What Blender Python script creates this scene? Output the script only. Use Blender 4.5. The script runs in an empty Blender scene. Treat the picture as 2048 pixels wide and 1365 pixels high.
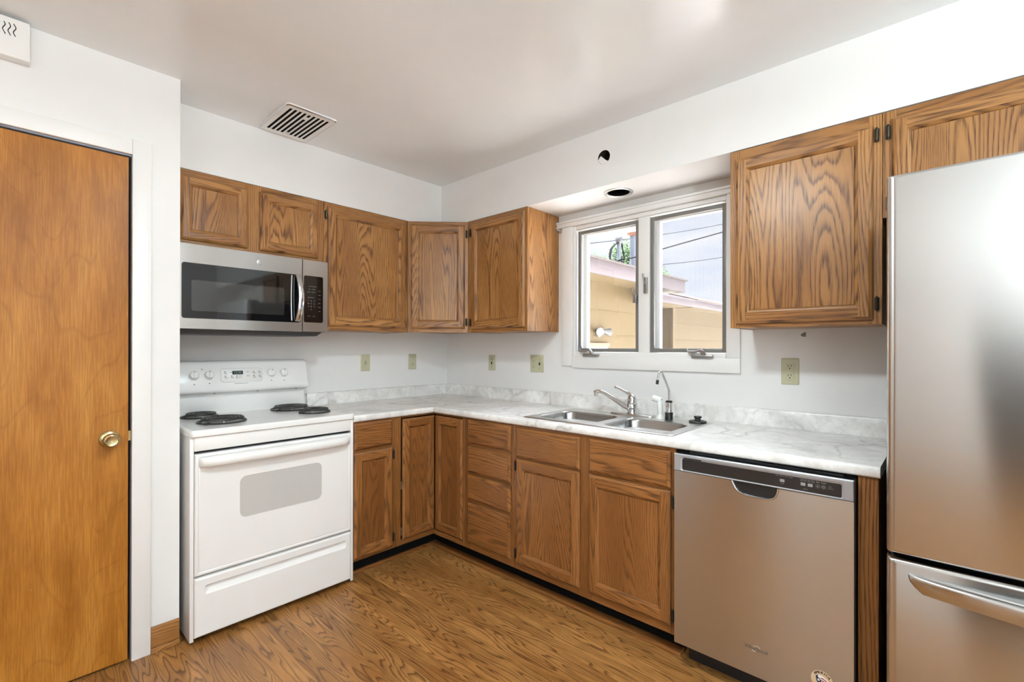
import bpy, bmesh, math, random
from mathutils import Matrix, Vector
rng = random.Random(11)
PI = math.pi
S = bpy.context.scene
COL = S.collection

# ---------------------------------------------------------------- camera
cam = bpy.data.cameras.new('camera')
cam.sensor_width = 36.0
cam.lens = 949.28 / 2048 * 36.0
cam.shift_x = -(1027.06 - 1024) / 2048
cam.shift_y = (694.91 - 682.5) / 2048
cam.clip_start = 0.05
cam_ob = bpy.data.objects.new('camera', cam)
COL.objects.link(cam_ob)
YAW, PITCH, ROLL = 0.7403, 0.0015, 0.0013
fw_ = Vector((math.cos(YAW) * math.cos(PITCH), math.sin(YAW) * math.cos(PITCH), math.sin(PITCH)))
r0 = Vector((math.sin(YAW), -math.cos(YAW), 0)); u0 = r0.cross(fw_)
rt = math.cos(ROLL) * r0 + math.sin(ROLL) * u0
up = -math.sin(ROLL) * r0 + math.cos(ROLL) * u0
M = Matrix((rt, up, -fw_)).transposed().to_4x4()
M.translation = Vector((-2.5094, -3.0339, 1.2876))
cam_ob.matrix_world = M
S.camera = cam_ob

# ---------------------------------------------------------------- colour management
vs = S.view_settings
vs.view_transform = 'Standard'; vs.look = 'None'; vs.gamma = 1.0
vs.use_curve_mapping = False
vs.exposure = 0.69
S.cycles.max_bounces = 10
S.cycles.diffuse_bounces = 6
S.cycles.glossy_bounces = 5
S.cycles.transparent_max_bounces = 16
S.cycles.sample_clamp_indirect = 6.0
S.cycles.caustics_reflective = False

# ---------------------------------------------------------------- sky: bright overcast, brighter overhead
W = bpy.data.worlds.new('overcast_sky'); S.world = W; W.use_nodes = True
wn = W.node_tree; wn.nodes.clear()
def wnode(t, **k):
    n = wn.nodes.new(t)
    for a, b in k.items(): setattr(n, a, b)
    return n
tc = wnode('ShaderNodeTexCoord'); sp = wnode('ShaderNodeSeparateXYZ'); wn.links.new(tc.outputs['Generated'], sp.inputs[0])
mr = wnode('ShaderNodeMapRange'); wn.links.new(sp.outputs['Z'], mr.inputs['Value'])
mr.interpolation_type = 'SMOOTHSTEP'
mr.inputs['From Min'].default_value = 0.30; mr.inputs['From Max'].default_value = 0.80
mr.inputs['To Min'].default_value = 0.82; mr.inputs['To Max'].default_value = 9.0
mp = wnode('ShaderNodeMapping'); mp.inputs['Scale'].default_value = (2.2, 2.2, 7.0); wn.links.new(tc.outputs['Generated'], mp.inputs[0])
nz = wnode('ShaderNodeTexNoise'); nz.inputs['Scale'].default_value = 1.6; nz.inputs['Detail'].default_value = 5; wn.links.new(mp.outputs[0], nz.inputs['Vector'])
cr = wnode('ShaderNodeValToRGB'); wn.links.new(nz.outputs['Fac'], cr.inputs[0])
cr.color_ramp.elements[0].position = 0.36; cr.color_ramp.elements[0].color = (0.66, 0.74, 0.92, 1)
cr.color_ramp.elements[1].position = 0.62; cr.color_ramp.elements[1].color = (0.93, 0.95, 0.98, 1)
bg = wnode('ShaderNodeBackground'); wn.links.new(cr.outputs[0], bg.inputs['Color']); wn.links.new(mr.outputs[0], bg.inputs['Strength'])
wo = wnode('ShaderNodeOutputWorld'); wn.links.new(bg.outputs[0], wo.inputs[0])

# ---------------------------------------------------------------- added area lights standing in for daylight at unseen openings behind the camera
def area_light(name, loc, rot, sx, sy, power, col):
    l = bpy.data.lights.new(name, 'AREA'); l.shape = 'RECTANGLE'; l.size = sx; l.size_y = sy
    l.energy = power; l.color = col
    o = bpy.data.objects.new(name, l); COL.objects.link(o); o.location = loc; o.rotation_euler = rot
    return o
DAY = (0.83, 0.955, 1.0)
area_light('far_window_fill', (-4.97, -4.75, 1.45), (0, -PI / 2, 0), 1.3, 1.2, 21, DAY)
area_light('patio_door_fill', (-2.6, -5.55, 1.08), (PI / 2, 0, 0), 2.3, 1.95, 5, DAY)
area_light('added_uplight_glow', (-2.75, -4.60, 1.46), (PI, 0, 0), 0.30, 0.30, 136, (0.83, 0.958, 1.0))  # unseen uplight, added so the ceiling is brighter
area_light('ceiling_lamp_glow', (-1.80, -2.22, 2.34), (0, 0, 0), 0.26, 0.26, 20, (0.83, 0.958, 1.0)).data.shape = 'DISK'
sun = bpy.data.lights.new('sun', 'SUN'); sun.energy = 50; sun.angle = 0.02; sun.color = (1.0, 0.98, 0.95)
sun_ob = bpy.data.objects.new('sun', sun); COL.objects.link(sun_ob)
sun_ob.rotation_euler = Vector((-0.05, 0.12, 0.99)).to_track_quat('Z', 'Y').to_euler()
portal = area_light('kitchen_window_portal', (0.16, -1.737, 1.65), (0, PI / 2, 0), 0.84, 0.96, 1, DAY)
portal.data.cycles.is_portal = True

# ---------------------------------------------------------------- materials
def new_mat(name):
    m = bpy.data.materials.new(name); m.use_nodes = True
    nt = m.node_tree
    return m, nt, nt.nodes['Principled BSDF']
def lin(r, g, b):
    f = lambda c: (c / 255 / 12.92) if c <= 10 else ((c / 255 + 0.055) / 1.055) ** 2.4
    return (f(r), f(g), f(b), 1)
class G:
    """small helper around a node tree"""
    def __init__(s, nt): s.nt = nt
    def n(s, t, **k):
        x = s.nt.nodes.new(t)
        for a, b in k.items(): setattr(x, a, b)
        return x
    def put(s, sock, v):
        if hasattr(v, 'is_output'): s.nt.links.new(v, sock)
        else: sock.default_value = v
    def math(s, op, a, b=0.0, clamp=False):
        x = s.n('ShaderNodeMath', operation=op, use_clamp=clamp); s.put(x.inputs[0], a); s.put(x.inputs[1], b); return x.outputs[0]
    def comb(s, x, y, z=0.0):
        c = s.n('ShaderNodeCombineXYZ')
        for i, v in enumerate((x, y, z)): s.put(c.inputs[i], v)
        return c.outputs[0]
    def noise(s, vec, scale=1.0, detail=2.0, rough=0.5, dim='2D'):
        x = s.n('ShaderNodeTexNoise', noise_dimensions=dim); s.put(x.inputs['Vector'], vec)
        x.inputs['Scale'].default_value = scale; x.inputs['Detail'].default_value = detail; x.inputs['Roughness'].default_value = rough
        return x.outputs['Fac']
    def ramp(s, fac, stops, interp='LINEAR'):
        x = s.n('ShaderNodeValToRGB'); s.put(x.inputs[0], fac); e = x.color_ramp.elements; x.color_ramp.interpolation = interp
        while len(e) < len(stops): e.new(0.5)
        for i, (p, c) in enumerate(stops):
            e[i].position = p; e[i].color = c if hasattr(c, '__len__') else (c, c, c, 1)
        return x.outputs[0]
    def mix(s, fac, a, b, mode='MIX'):
        x = s.n('ShaderNodeMix', data_type='RGBA', blend_type=mode)
        s.put(x.inputs['Factor'], fac); s.put(x.inputs['A'], a); s.put(x.inputs['B'], b)
        return [o for o in x.outputs if o.type == 'RGBA'][0]
    def bump(s, h, strength=0.2, dist=0.001):
        x = s.n('ShaderNodeBump'); x.inputs['Strength'].default_value = strength; x.inputs['Distance'].default_value = dist; s.put(x.inputs['Height'], h); return x.outputs[0]

def plain(name, col, rough=0.5, metal=0.0, spec=0.5, bumpy=0.0, bscale=400.0):
    m, nt, b = new_mat(name); g = G(nt)
    tcn = g.n('ShaderNodeTexCoord')
    nzv = g.noise(tcn.outputs['Object'], 6.0, 3, 0.5, '3D')
    d = tuple(c * 0.94 for c in col[:3]) + (1,)
    g.put(b.inputs['Base Color'], g.mix(nzv, d, col))
    b.inputs['Roughness'].default_value = rough; b.inputs['Metallic'].default_value = metal
    b.inputs['Specular IOR Level'].default_value = spec
    if bumpy:
        g.put(b.inputs['Normal'], g.bump(g.noise(tcn.outputs['Object'], bscale, 2, 0.5, '3D'), bumpy, 0.001))
    return m

def oak(name, light, mid, dark, rings=1.0, wav=1.0, contrast=1.0, rough=0.33, src='UV'):
    m, nt, b = new_mat(name); g = G(nt)
    tcn = g.n('ShaderNodeTexCoord'); sx = g.n('ShaderNodeSeparateXYZ'); g.put(sx.inputs[0], tcn.outputs[src])
    u, v = sx.outputs[0], sx.outputs[1]
    big = g.noise(g.comb(g.math('MULTIPLY', u, 5.2), g.math('MULTIPLY', v, 0.52)), 1.0, 1.2, 0.35)
    jag = g.noise(g.comb(g.math('MULTIPLY', u, 70), g.math('MULTIPLY', v, 5)), 1.0, 3, 0.55)
    F = g.math('ADD', g.math('MULTIPLY', big, 34 * rings * wav), g.math('MULTIPLY', u, 44 * rings))
    F = g.math('ADD', F, g.math('MULTIPLY', jag, 0.75))
    fr = g.math('FRACT', F)
    ring = g.ramp(fr, [(0.0, 1.0), (0.10, 0.90), (0.30, 0.30), (0.52, 0.03), (0.84, 0.08), (1.0, 0.95)])
    pore = g.noise(g.comb(g.math('MULTIPLY', u, 420), g.math('MULTIPLY', v, 9)), 1.0, 2, 0.6)
    poreM = g.ramp(pore, [(0.40, 1.0), (0.60, 0.0)])
    k = g.math('MULTIPLY', ring, g.math('ADD', g.math('MULTIPLY', poreM, 0.55), 0.45))
    blotch = g.noise(g.comb(g.math('MULTIPLY', u, 4), g.math('MULTIPLY', v, 1.3)), 1.0, 2, 0.5)
    base = g.mix(g.ramp(blotch, [(0.3, 0.0), (0.7, 1.0)]), mid, light)
    fine = g.math('MULTIPLY', g.ramp(pore, [(0.30, 1.0), (0.48, 0.0)]), 0.30 * contrast, True)
    c = g.mix(g.math('MULTIPLY', k, 1.05 * contrast, True), base, dark)
    c = g.mix(fine, c, dark)
    g.put(b.inputs['Base Color'], c)
    b.inputs['Roughness'].default_value = rough
    b.inputs['Specular IOR Level'].default_value = 0.45
    g.put(b.inputs['Normal'], g.bump(g.math('SUBTRACT', 1.0, k), 0.12, 0.0006))
    return m

def steel(name, col=(0.61, 0.605, 0.595, 1), rough=0.30, aniso=0.75, streak=220.0, rot=0.25):
    m, nt, b = new_mat(name); g = G(nt)
    tcn = g.n('ShaderNodeTexCoord'); sx = g.n('ShaderNodeSeparateXYZ'); g.put(sx.inputs[0], tcn.outputs['Object'])
    h = g.math('ADD', sx.outputs[0], sx.outputs[1])
    br = g.noise(g.comb(g.math('MULTIPLY', h, 9), g.math('MULTIPLY', sx.outputs[2], streak * 4)), 1.0, 3, 0.6)
    lo = tuple(c * 0.965 for c in col[:3]) + (1,)
    g.put(b.inputs['Base Color'], g.mix(br, lo, col))
    b.inputs['Metallic'].default_value = 1.0
    g.put(b.inputs['Roughness'], g.math('ADD', g.math('MULTIPLY', br, 0.02), rough - 0.01))
    b.inputs['Anisotropic'].default_value = aniso
    b.inputs['Anisotropic Rotation'].default_value = rot
    tg = g.n('ShaderNodeTangent', direction_type='RADIAL', axis='Z'); g.put(b.inputs['Tangent'], tg.outputs[0])
    return m

MT = {}
MT['wall'] = plain('white_wall_paint', (0.815, 0.81, 0.80, 1), 0.55, bumpy=0.05, bscale=260)
MT['ceil'] = plain('semi_gloss_ceiling_paint', (0.825, 0.838, 0.842, 1), 0.20, spec=0.75, bumpy=0.10, bscale=120)
MT['trim'] = plain('white_trim_paint', (0.84, 0.835, 0.82, 1), 0.35)
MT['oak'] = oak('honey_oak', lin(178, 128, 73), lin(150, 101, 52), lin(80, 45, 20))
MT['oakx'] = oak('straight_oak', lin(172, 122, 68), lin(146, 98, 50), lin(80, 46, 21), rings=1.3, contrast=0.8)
MT['oakd'] = oak('shaded_base_oak', lin(150, 99, 52), lin(128, 80, 39), lin(70, 40, 18), contrast=0.9)  # darker red-brown, with the low cabinets' dimmer light partly in the colour
MT['oakdx'] = oak('shaded_straight_oak', lin(144, 93, 48), lin(120, 74, 36), lin(68, 39, 18), rings=1.3, contrast=0.75)  # straight-grained copy, its colour also partly darkened for shade low down
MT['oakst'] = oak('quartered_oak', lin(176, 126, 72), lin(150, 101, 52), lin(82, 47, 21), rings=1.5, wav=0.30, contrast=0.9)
MT['oakdst'] = oak('shaded_quartered_oak', lin(150, 99, 52), lin(126, 79, 38), lin(66, 38, 17), rings=2.6, wav=0.16, contrast=1.0)  # quartered copy, shade near the floor partly in its tone
MT['white'] = plain('white_enamel', (0.86, 0.85, 0.835, 1), 0.22)
MT['whitep'] = plain('white_plastic', (0.84, 0.83, 0.81, 1), 0.35)
MT['grayprint'] = plain('grey_print', (0.30, 0.30, 0.30, 1), 0.5)
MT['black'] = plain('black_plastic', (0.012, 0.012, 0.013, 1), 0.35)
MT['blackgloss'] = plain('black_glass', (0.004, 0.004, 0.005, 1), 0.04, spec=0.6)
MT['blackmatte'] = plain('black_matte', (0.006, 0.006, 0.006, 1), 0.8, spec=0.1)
MT['charcoal'] = plain('charcoal_panel', (0.022, 0.020, 0.020, 1), 0.16)
MT['coil'] = plain('burner_coil_metal', (0.028, 0.026, 0.024, 1), 0.42, spec=0.6)
MT['steel'] = steel('brushed_steel', rough=0.25, aniso=0.92)
MT['steelf'] = steel('brushed_steel_fridge', (0.58, 0.57, 0.56, 1), 0.19, 0.93)
MT['sinksteel'] = plain('shaded_sink_steel', (0.38, 0.375, 0.37, 1), 0.27, 1.0)  # bowls only: the shade inside them is put into a darker steel
MT['chrome'] = plain('chrome', (0.62, 0.62, 0.615, 1), 0.07, 1.0)
MT['nickel'] = plain('satin_metal', (0.62, 0.61, 0.59, 1), 0.28, 1.0)
MT['sashgray'] = plain('grey_screen_frame', (0.20, 0.195, 0.185, 1), 0.4, 0.2)
MT['crank'] = plain('dull_grey_metal', (0.33, 0.32, 0.30, 1), 0.35, 0.85)
MT['silver'] = plain('silver_grey_plastic', (0.36, 0.36, 0.375, 1), 0.33, 0.35)
MT['brass'] = plain('aged_brass', (0.50, 0.39, 0.20, 1), 0.24, 1.0)
MT['hinge'] = plain('antique_hinge_metal', (0.05, 0.042, 0.03, 1), 0.35, 0.7)
MT['ivory'] = plain('ivory_plate_plastic', (0.52, 0.505, 0.345, 1), 0.38)
MT['darkgray'] = plain('dark_grey_appliance_paint', (0.06, 0.062, 0.066, 1), 0.4)
MT['fascia'] = plain('mauve_fascia_paint', (0.062, 0.048, 0.053, 1), 0.6)
MT['roofedge'] = plain('dark_shingle_edge', (0.06, 0.048, 0.046, 1), 0.9)
MT['rust'] = plain('rusty_metal', (0.16, 0.075, 0.045, 1), 0.7)
MT['galv'] = plain('galvanised_metal', (0.13, 0.15, 0.18, 1), 0.45, 0.4)
MT['leaf'] = plain('leaf_green', (0.020, 0.045, 0.012, 1), 0.8, spec=0.1)
MT['bark'] = plain('bark_brown', (0.10, 0.07, 0.05, 1), 0.9)
MT['lampgrey'] = plain('grey_lamp_housing', (0.08, 0.08, 0.078, 1), 0.5)
MT['wire'] = plain('cable_rubber', (0.012, 0.012, 0.014, 1), 0.9, spec=0.0)
MT['concrete'] = plain('pale_concrete', (0.66, 0.645, 0.62, 1), 0.9)
MT['navy'] = plain('navy_print', (0.008, 0.010, 0.028, 1), 0.4)
MT['red'] = plain('red_print', (0.36, 0.03, 0.025, 1), 0.4)
MT['tan'] = plain('tan_sticker', (0.62, 0.43, 0.26, 1), 0.4)
MT['whiteprint'] = plain('white_print', (0.82, 0.82, 0.82, 1), 0.4)
MT['dimprint'] = plain('grey_white_print', (0.30, 0.30, 0.30, 1), 0.4)
MT['bluegray'] = plain('blue_grey_weatherstrip', (0.26, 0.30, 0.38, 1), 0.5)
MT['shade'] = plain('dark_brown_cavity', (0.035, 0.024, 0.016, 1), 0.9, spec=0.1)
MT['patch'] = plain('bare_grey_plaster', (0.20, 0.20, 0.185, 1), 0.9)

def siding():
    m, nt, b = new_mat('yellow_siding_paint'); g = G(nt)
    tcn = g.n('ShaderNodeTexCoord')
    f = g.noise(tcn.outputs['Object'], 14.0, 4, 0.6, '3D')
    g.put(b.inputs['Base Color'], g.mix(f, (0.070, 0.047, 0.0165, 1), (0.081, 0.055, 0.020, 1)))
    b.inputs['Roughness'].default_value = 0.75
    return m
MT['siding'] = siding()
def shingles():
    m, nt, b = new_mat('orange_brown_shingles'); g = G(nt)
    tcn = g.n('ShaderNodeTexCoord')
    br = g.n('ShaderNodeTexBrick'); g.put(br.inputs['Vector'], tcn.outputs['Object'])
    br.inputs['Scale'].default_value = 3.2; br.inputs['Color1'].default_value = (0.085, 0.040, 0.022, 1); br.inputs['Color2'].default_value = (0.065, 0.030, 0.018, 1)
    br.inputs['Mortar'].default_value = (0.12, 0.07, 0.05, 1); br.inputs['Mortar Size'].default_value = 0.03
    g.put(b.inputs['Base Color'], br.outputs['Color']); b.inputs['Roughness'].default_value = 0.9
    return m
MT['shingle'] = shingles()

def birch():
    m, nt, b = new_mat('orange_birch_veneer'); g = G(nt)
    tcn = g.n('ShaderNodeTexCoord'); sx = g.n('ShaderNodeSeparateXYZ'); g.put(sx.inputs[0], tcn.outputs['UV'])
    u, v = sx.outputs[0], sx.outputs[1]
    a = g.noise(g.comb(g.math('MULTIPLY', u, 7), g.math('MULTIPLY', v, 1.5)), 1.0, 5, 0.6)
    f = g.noise(g.comb(g.math('MULTIPLY', u, 260), g.math('MULTIPLY', v, 7)), 1.0, 3, 0.6)
    c = g.ramp(a, [(0.30, lin(146, 90, 26)), (0.5, lin(172, 112, 40)), (0.72, lin(190, 132, 58))])
    c = g.mix(g.math('MULTIPLY', g.ramp(f, [(0.42, 1.0), (0.62, 0.0)]), 0.35), c, lin(118, 64, 18))
    sw = g.noise(g.comb(g.math('MULTIPLY', u, 3), g.math('MULTIPLY', v, 0.8)), 1.0, 2, 0.5)
    wv = g.math('FRACT', g.math('MULTIPLY', sw, 9.0))
    c = g.mix(g.math('MULTIPLY', g.ramp(wv, [(0.0, 1.0), (0.08, 0.0), (0.95, 0.0), (1.0, 1.0)]), 0.22), c, lin(120, 68, 22))
    scr = g.noise(g.comb(g.math('MULTIPLY', u, 40), g.math('MULTIPLY', v, 30)), 1.0, 6, 0.7)
    c = g.mix(g.math('MULTIPLY', g.ramp(scr, [(0.70, 0.0), (0.78, 1.0)]), 0.45), c, lin(205, 160, 110))
    g.put(b.inputs['Base Color'], c); b.inputs['Roughness'].default_value = 0.40; b.inputs['Specular IOR Level'].default_value = 0.28
    g.put(b.inputs['Normal'], g.bump(f, 0.10, 0.0004))
    return m
MT['birch'] = birch()

def floor_mat():
    m, nt, b = new_mat('wood_look_sheet_floor'); g = G(nt)
    tcn = g.n('ShaderNodeTexCoord'); sx = g.n('ShaderNodeSeparateXYZ'); g.put(sx.inputs[0], tcn.outputs['Object'])
    x, y = sx.outputs[0], sx.outputs[1]
    wgt = 0.098
    strip = g.math('FLOOR', g.math('DIVIDE', x, wgt))
    wn_ = g.n('ShaderNodeTexWhiteNoise', noise_dimensions='1D'); g.put(wn_.inputs['W'], strip)
    off = g.math('MULTIPLY', wn_.outputs['Value'], 37.0)
    y2 = g.math('ADD', y, off)
    big = g.noise(g.comb(g.math('ADD', g.math('MULTIPLY', x, 11.0), g.math('MULTIPLY', off, 3.0)), g.math('MULTIPLY', y2, 1.25)), 1.0, 1.8, 0.42)
    jag = g.noise(g.comb(g.math('MULTIPLY', x, 90), g.math('MULTIPLY', y2, 9)), 1.0, 3, 0.6)
    F = g.math('ADD', g.math('MULTIPLY', big, 17), g.math('MULTIPLY', jag, 0.24))
    fr = g.math('FRACT', F)
    ring = g.ramp(fr, [(0.0, 1.0), (0.10, 0.75), (0.28, 0.22), (0.62, 0.0), (0.90, 0.14), (1.0, 0.95)])
    pore = g.noise(g.comb(g.math('MULTIPLY', x, 420), g.math('MULTIPLY', y2, 14)), 1.0, 3, 0.6)
    blotch = g.noise(g.comb(g.math('MULTIPLY', x, 7), g.math('MULTIPLY', y2, 1.6)), 1.0, 3, 0.55)
    base = g.mix(g.ramp(blotch, [(0.3, 0.0), (0.7, 1.0)]), lin(142, 94, 46), lin(182, 130, 72))
    pm = g.ramp(pore, [(0.38, 1.0), (0.60, 0.0)])
    c = g.mix(g.math('MULTIPLY', ring, 0.80), base, lin(74, 42, 18))
    c = g.mix(g.math('MULTIPLY', pm, 0.22), c, lin(84, 50, 24))
    tint = g.math('ADD', g.math('MULTIPLY', wn_.outputs['Value'], 0.22), 0.86)
    tc3 = g.n('ShaderNodeCombineColor'); [g.put(tc3.inputs[i], tint) for i in range(3)]
    c = g.mix(1.0, c, tc3.outputs[0], 'MULTIPLY')
    g.put(b.inputs['Base Color'], c)
    b.inputs['Roughness'].default_value = 0.36; b.inputs['Specular IOR Level'].default_value = 0.5
    g.put(b.inputs['Normal'], g.bump(g.math('SUBTRACT', 1.0, ring), 0.10, 0.0006))
    return m
MT['floor'] = floor_mat()

def marble():
    m, nt, b = new_mat('white_marble_laminate'); g = G(nt)
    tcn = g.n('ShaderNodeTexCoord')
    P = tcn.outputs['Object']
    w1 = g.n('ShaderNodeTexNoise'); w1.inputs['Scale'].default_value = 2.2; w1.inputs['Detail'].default_value = 5; g.put(w1.inputs['Vector'], P)
    mixv = g.n('ShaderNodeVectorMath', operation='MULTIPLY_ADD'); g.put(mixv.inputs[0], w1.outputs['Color']); mixv.inputs[1].default_value = (0.42, 0.42, 0.42); g.put(mixv.inputs[2], P)
    Q = mixv.outputs[0]
    vo = g.n('ShaderNodeTexVoronoi', feature='DISTANCE_TO_EDGE'); vo.inputs['Scale'].default_value = 3.4; g.put(vo.inputs['Vector'], Q)
    vein = g.ramp(vo.outputs['Distance'], [(0.0, 1.0), (0.012, 0.55), (0.04, 0.0)])
    vmask = g.ramp(g.noise(P, 3.0, 3, 0.5, '3D'), [(0.44, 0.0), (0.60, 1.0)])
    cl = g.noise(Q, 5.0, 6, 0.62, '3D')
    cloud = g.ramp(cl, [(0.40, 0.0), (0.66, 1.0)])
    fine = g.ramp(g.noise(Q, 26.0, 5, 0.7, '3D'), [(0.45, 0.0), (0.72, 1.0)])
    c = g.mix(g.math('MULTIPLY', cloud, 0.80), (0.90, 0.895, 0.88, 1), (0.60, 0.585, 0.56, 1))
    c = g.mix(g.math('MULTIPLY', fine, 0.48), c, (0.50, 0.47, 0.44, 1))
    c = g.mix(g.math('MULTIPLY', g.math('MULTIPLY', vein, vmask), 0.7), c, (0.28, 0.265, 0.25, 1))
    g.put(b.inputs['Base Color'], c); b.inputs['Roughness'].default_value = 0.30
    return m
MT['marble'] = marble()

def oven_glass():
    m, nt, b = new_mat('dotted_oven_glass'); g = G(nt)
    tcn = g.n('ShaderNodeTexCoord'); sx = g.n('ShaderNodeSeparateXYZ'); g.put(sx.inputs[0], tcn.outputs['Object'])
    a = g.math('SINE', g.math('MULTIPLY', sx.outputs[0], 2 * PI / 0.0042)); c = g.math('SINE', g.math('MULTIPLY', sx.outputs[2], 2 * PI / 0.0042))
    dots = g.ramp(g.math('MULTIPLY', a, c), [(0.05, 0.0), (0.35, 1.0)])
    g.put(b.inputs['Base Color'], g.mix(dots, (0.60, 0.58, 0.555, 1), (0.40, 0.385, 0.365, 1)))
    b.inputs['Roughness'].default_value = 0.12
    return m
MT['ovenglass'] = oven_glass()

def mw_window():
    m, nt, b = new_mat('tinted_microwave_window'); g = G(nt)
    tcn = g.n('ShaderNodeTexCoord'); sx = g.n('ShaderNodeSeparateXYZ'); g.put(sx.inputs[0], tcn.outputs['Object'])
    a = g.math('SINE', g.math('MULTIPLY', sx.outputs[0], 2 * PI / 0.003)); c = g.math('SINE', g.math('MULTIPLY', sx.outputs[2], 2 * PI / 0.003))
    g.put(b.inputs['Base Color'], g.mix(g.ramp(g.math('MULTIPLY', a, c), [(0.2, 0.0), (0.6, 1.0)]), (0.026, 0.026, 0.026, 1), (0.023, 0.023, 0.023, 1)))
    b.inputs['Roughness'].default_value = 0.05; b.inputs['Specular IOR Level'].default_value = 0.9
    return m
MT['mwwin'] = mw_window()

def pane_glass(name, tint=(1, 1, 1, 1), gloss=0.06, fres=True):
    m = bpy.data.materials.new(name); m.use_nodes = True; nt = m.node_tree; nt.nodes.clear(); g = G(nt)
    t = g.n('ShaderNodeBsdfTransparent'); t.inputs[0].default_value = tint
    gl = g.n('ShaderNodeBsdfGlossy'); gl.inputs['Roughness'].default_value = 0.02
    lw = g.n('ShaderNodeLayerWeight'); lw.inputs['Blend'].default_value = 0.5
    fac = g.math('ADD', g.math('MULTIPLY', g.math('POWER', lw.outputs['Facing'], 5.0), 0.93), 0.035)
    mx = g.n('ShaderNodeMixShader'); g.put(mx.inputs[0], fac); g.put(mx.inputs[1], t.outputs[0]); g.put(mx.inputs[2], gl.outputs[0])
    o = g.n('ShaderNodeOutputMaterial'); g.put(o.inputs[0], mx.outputs[0])
    return m
MT['glass'] = pane_glass('clear_window_glass')
def screen_mat():
    m = bpy.data.materials.new('insect_screen_mesh'); m.use_nodes = True; nt = m.node_tree; nt.nodes.clear(); g = G(nt)
    t = g.n('ShaderNodeBsdfTransparent'); d = g.n('ShaderNodeBsdfDiffuse'); d.inputs[0].default_value = (0.35, 0.35, 0.37, 1)
    tcn = g.n('ShaderNodeTexCoord'); sx = g.n('ShaderNodeSeparateXYZ'); g.put(sx.inputs[0], tcn.outputs['Object'])
    a = g.math('SINE', g.math('MULTIPLY', sx.outputs[1], 2 * PI / 0.0030)); c = g.math('SINE', g.math('MULTIPLY', sx.outputs[2], 2 * PI / 0.0030))
    k = g.ramp(g.math('MAXIMUM', a, c), [(0.55, 0.05), (0.98, 0.30)])
    mx = g.n('ShaderNodeMixShader'); g.put(mx.inputs[0], k); g.put(mx.inputs[1], t.outputs[0]); g.put(mx.inputs[2], d.outputs[0])
    o = g.n('ShaderNodeOutputMaterial'); g.put(o.inputs[0], mx.outputs[0])
    return m
MT['screen'] = screen_mat()
def lamp_mat():
    m, nt, b = new_mat('lit_display_segments'); b.inputs['Base Color'].default_value = (0.25, 0.4, 0.35, 1); b.inputs['Roughness'].default_value = 0.4
    return m
MT['digits'] = lamp_mat()

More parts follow.
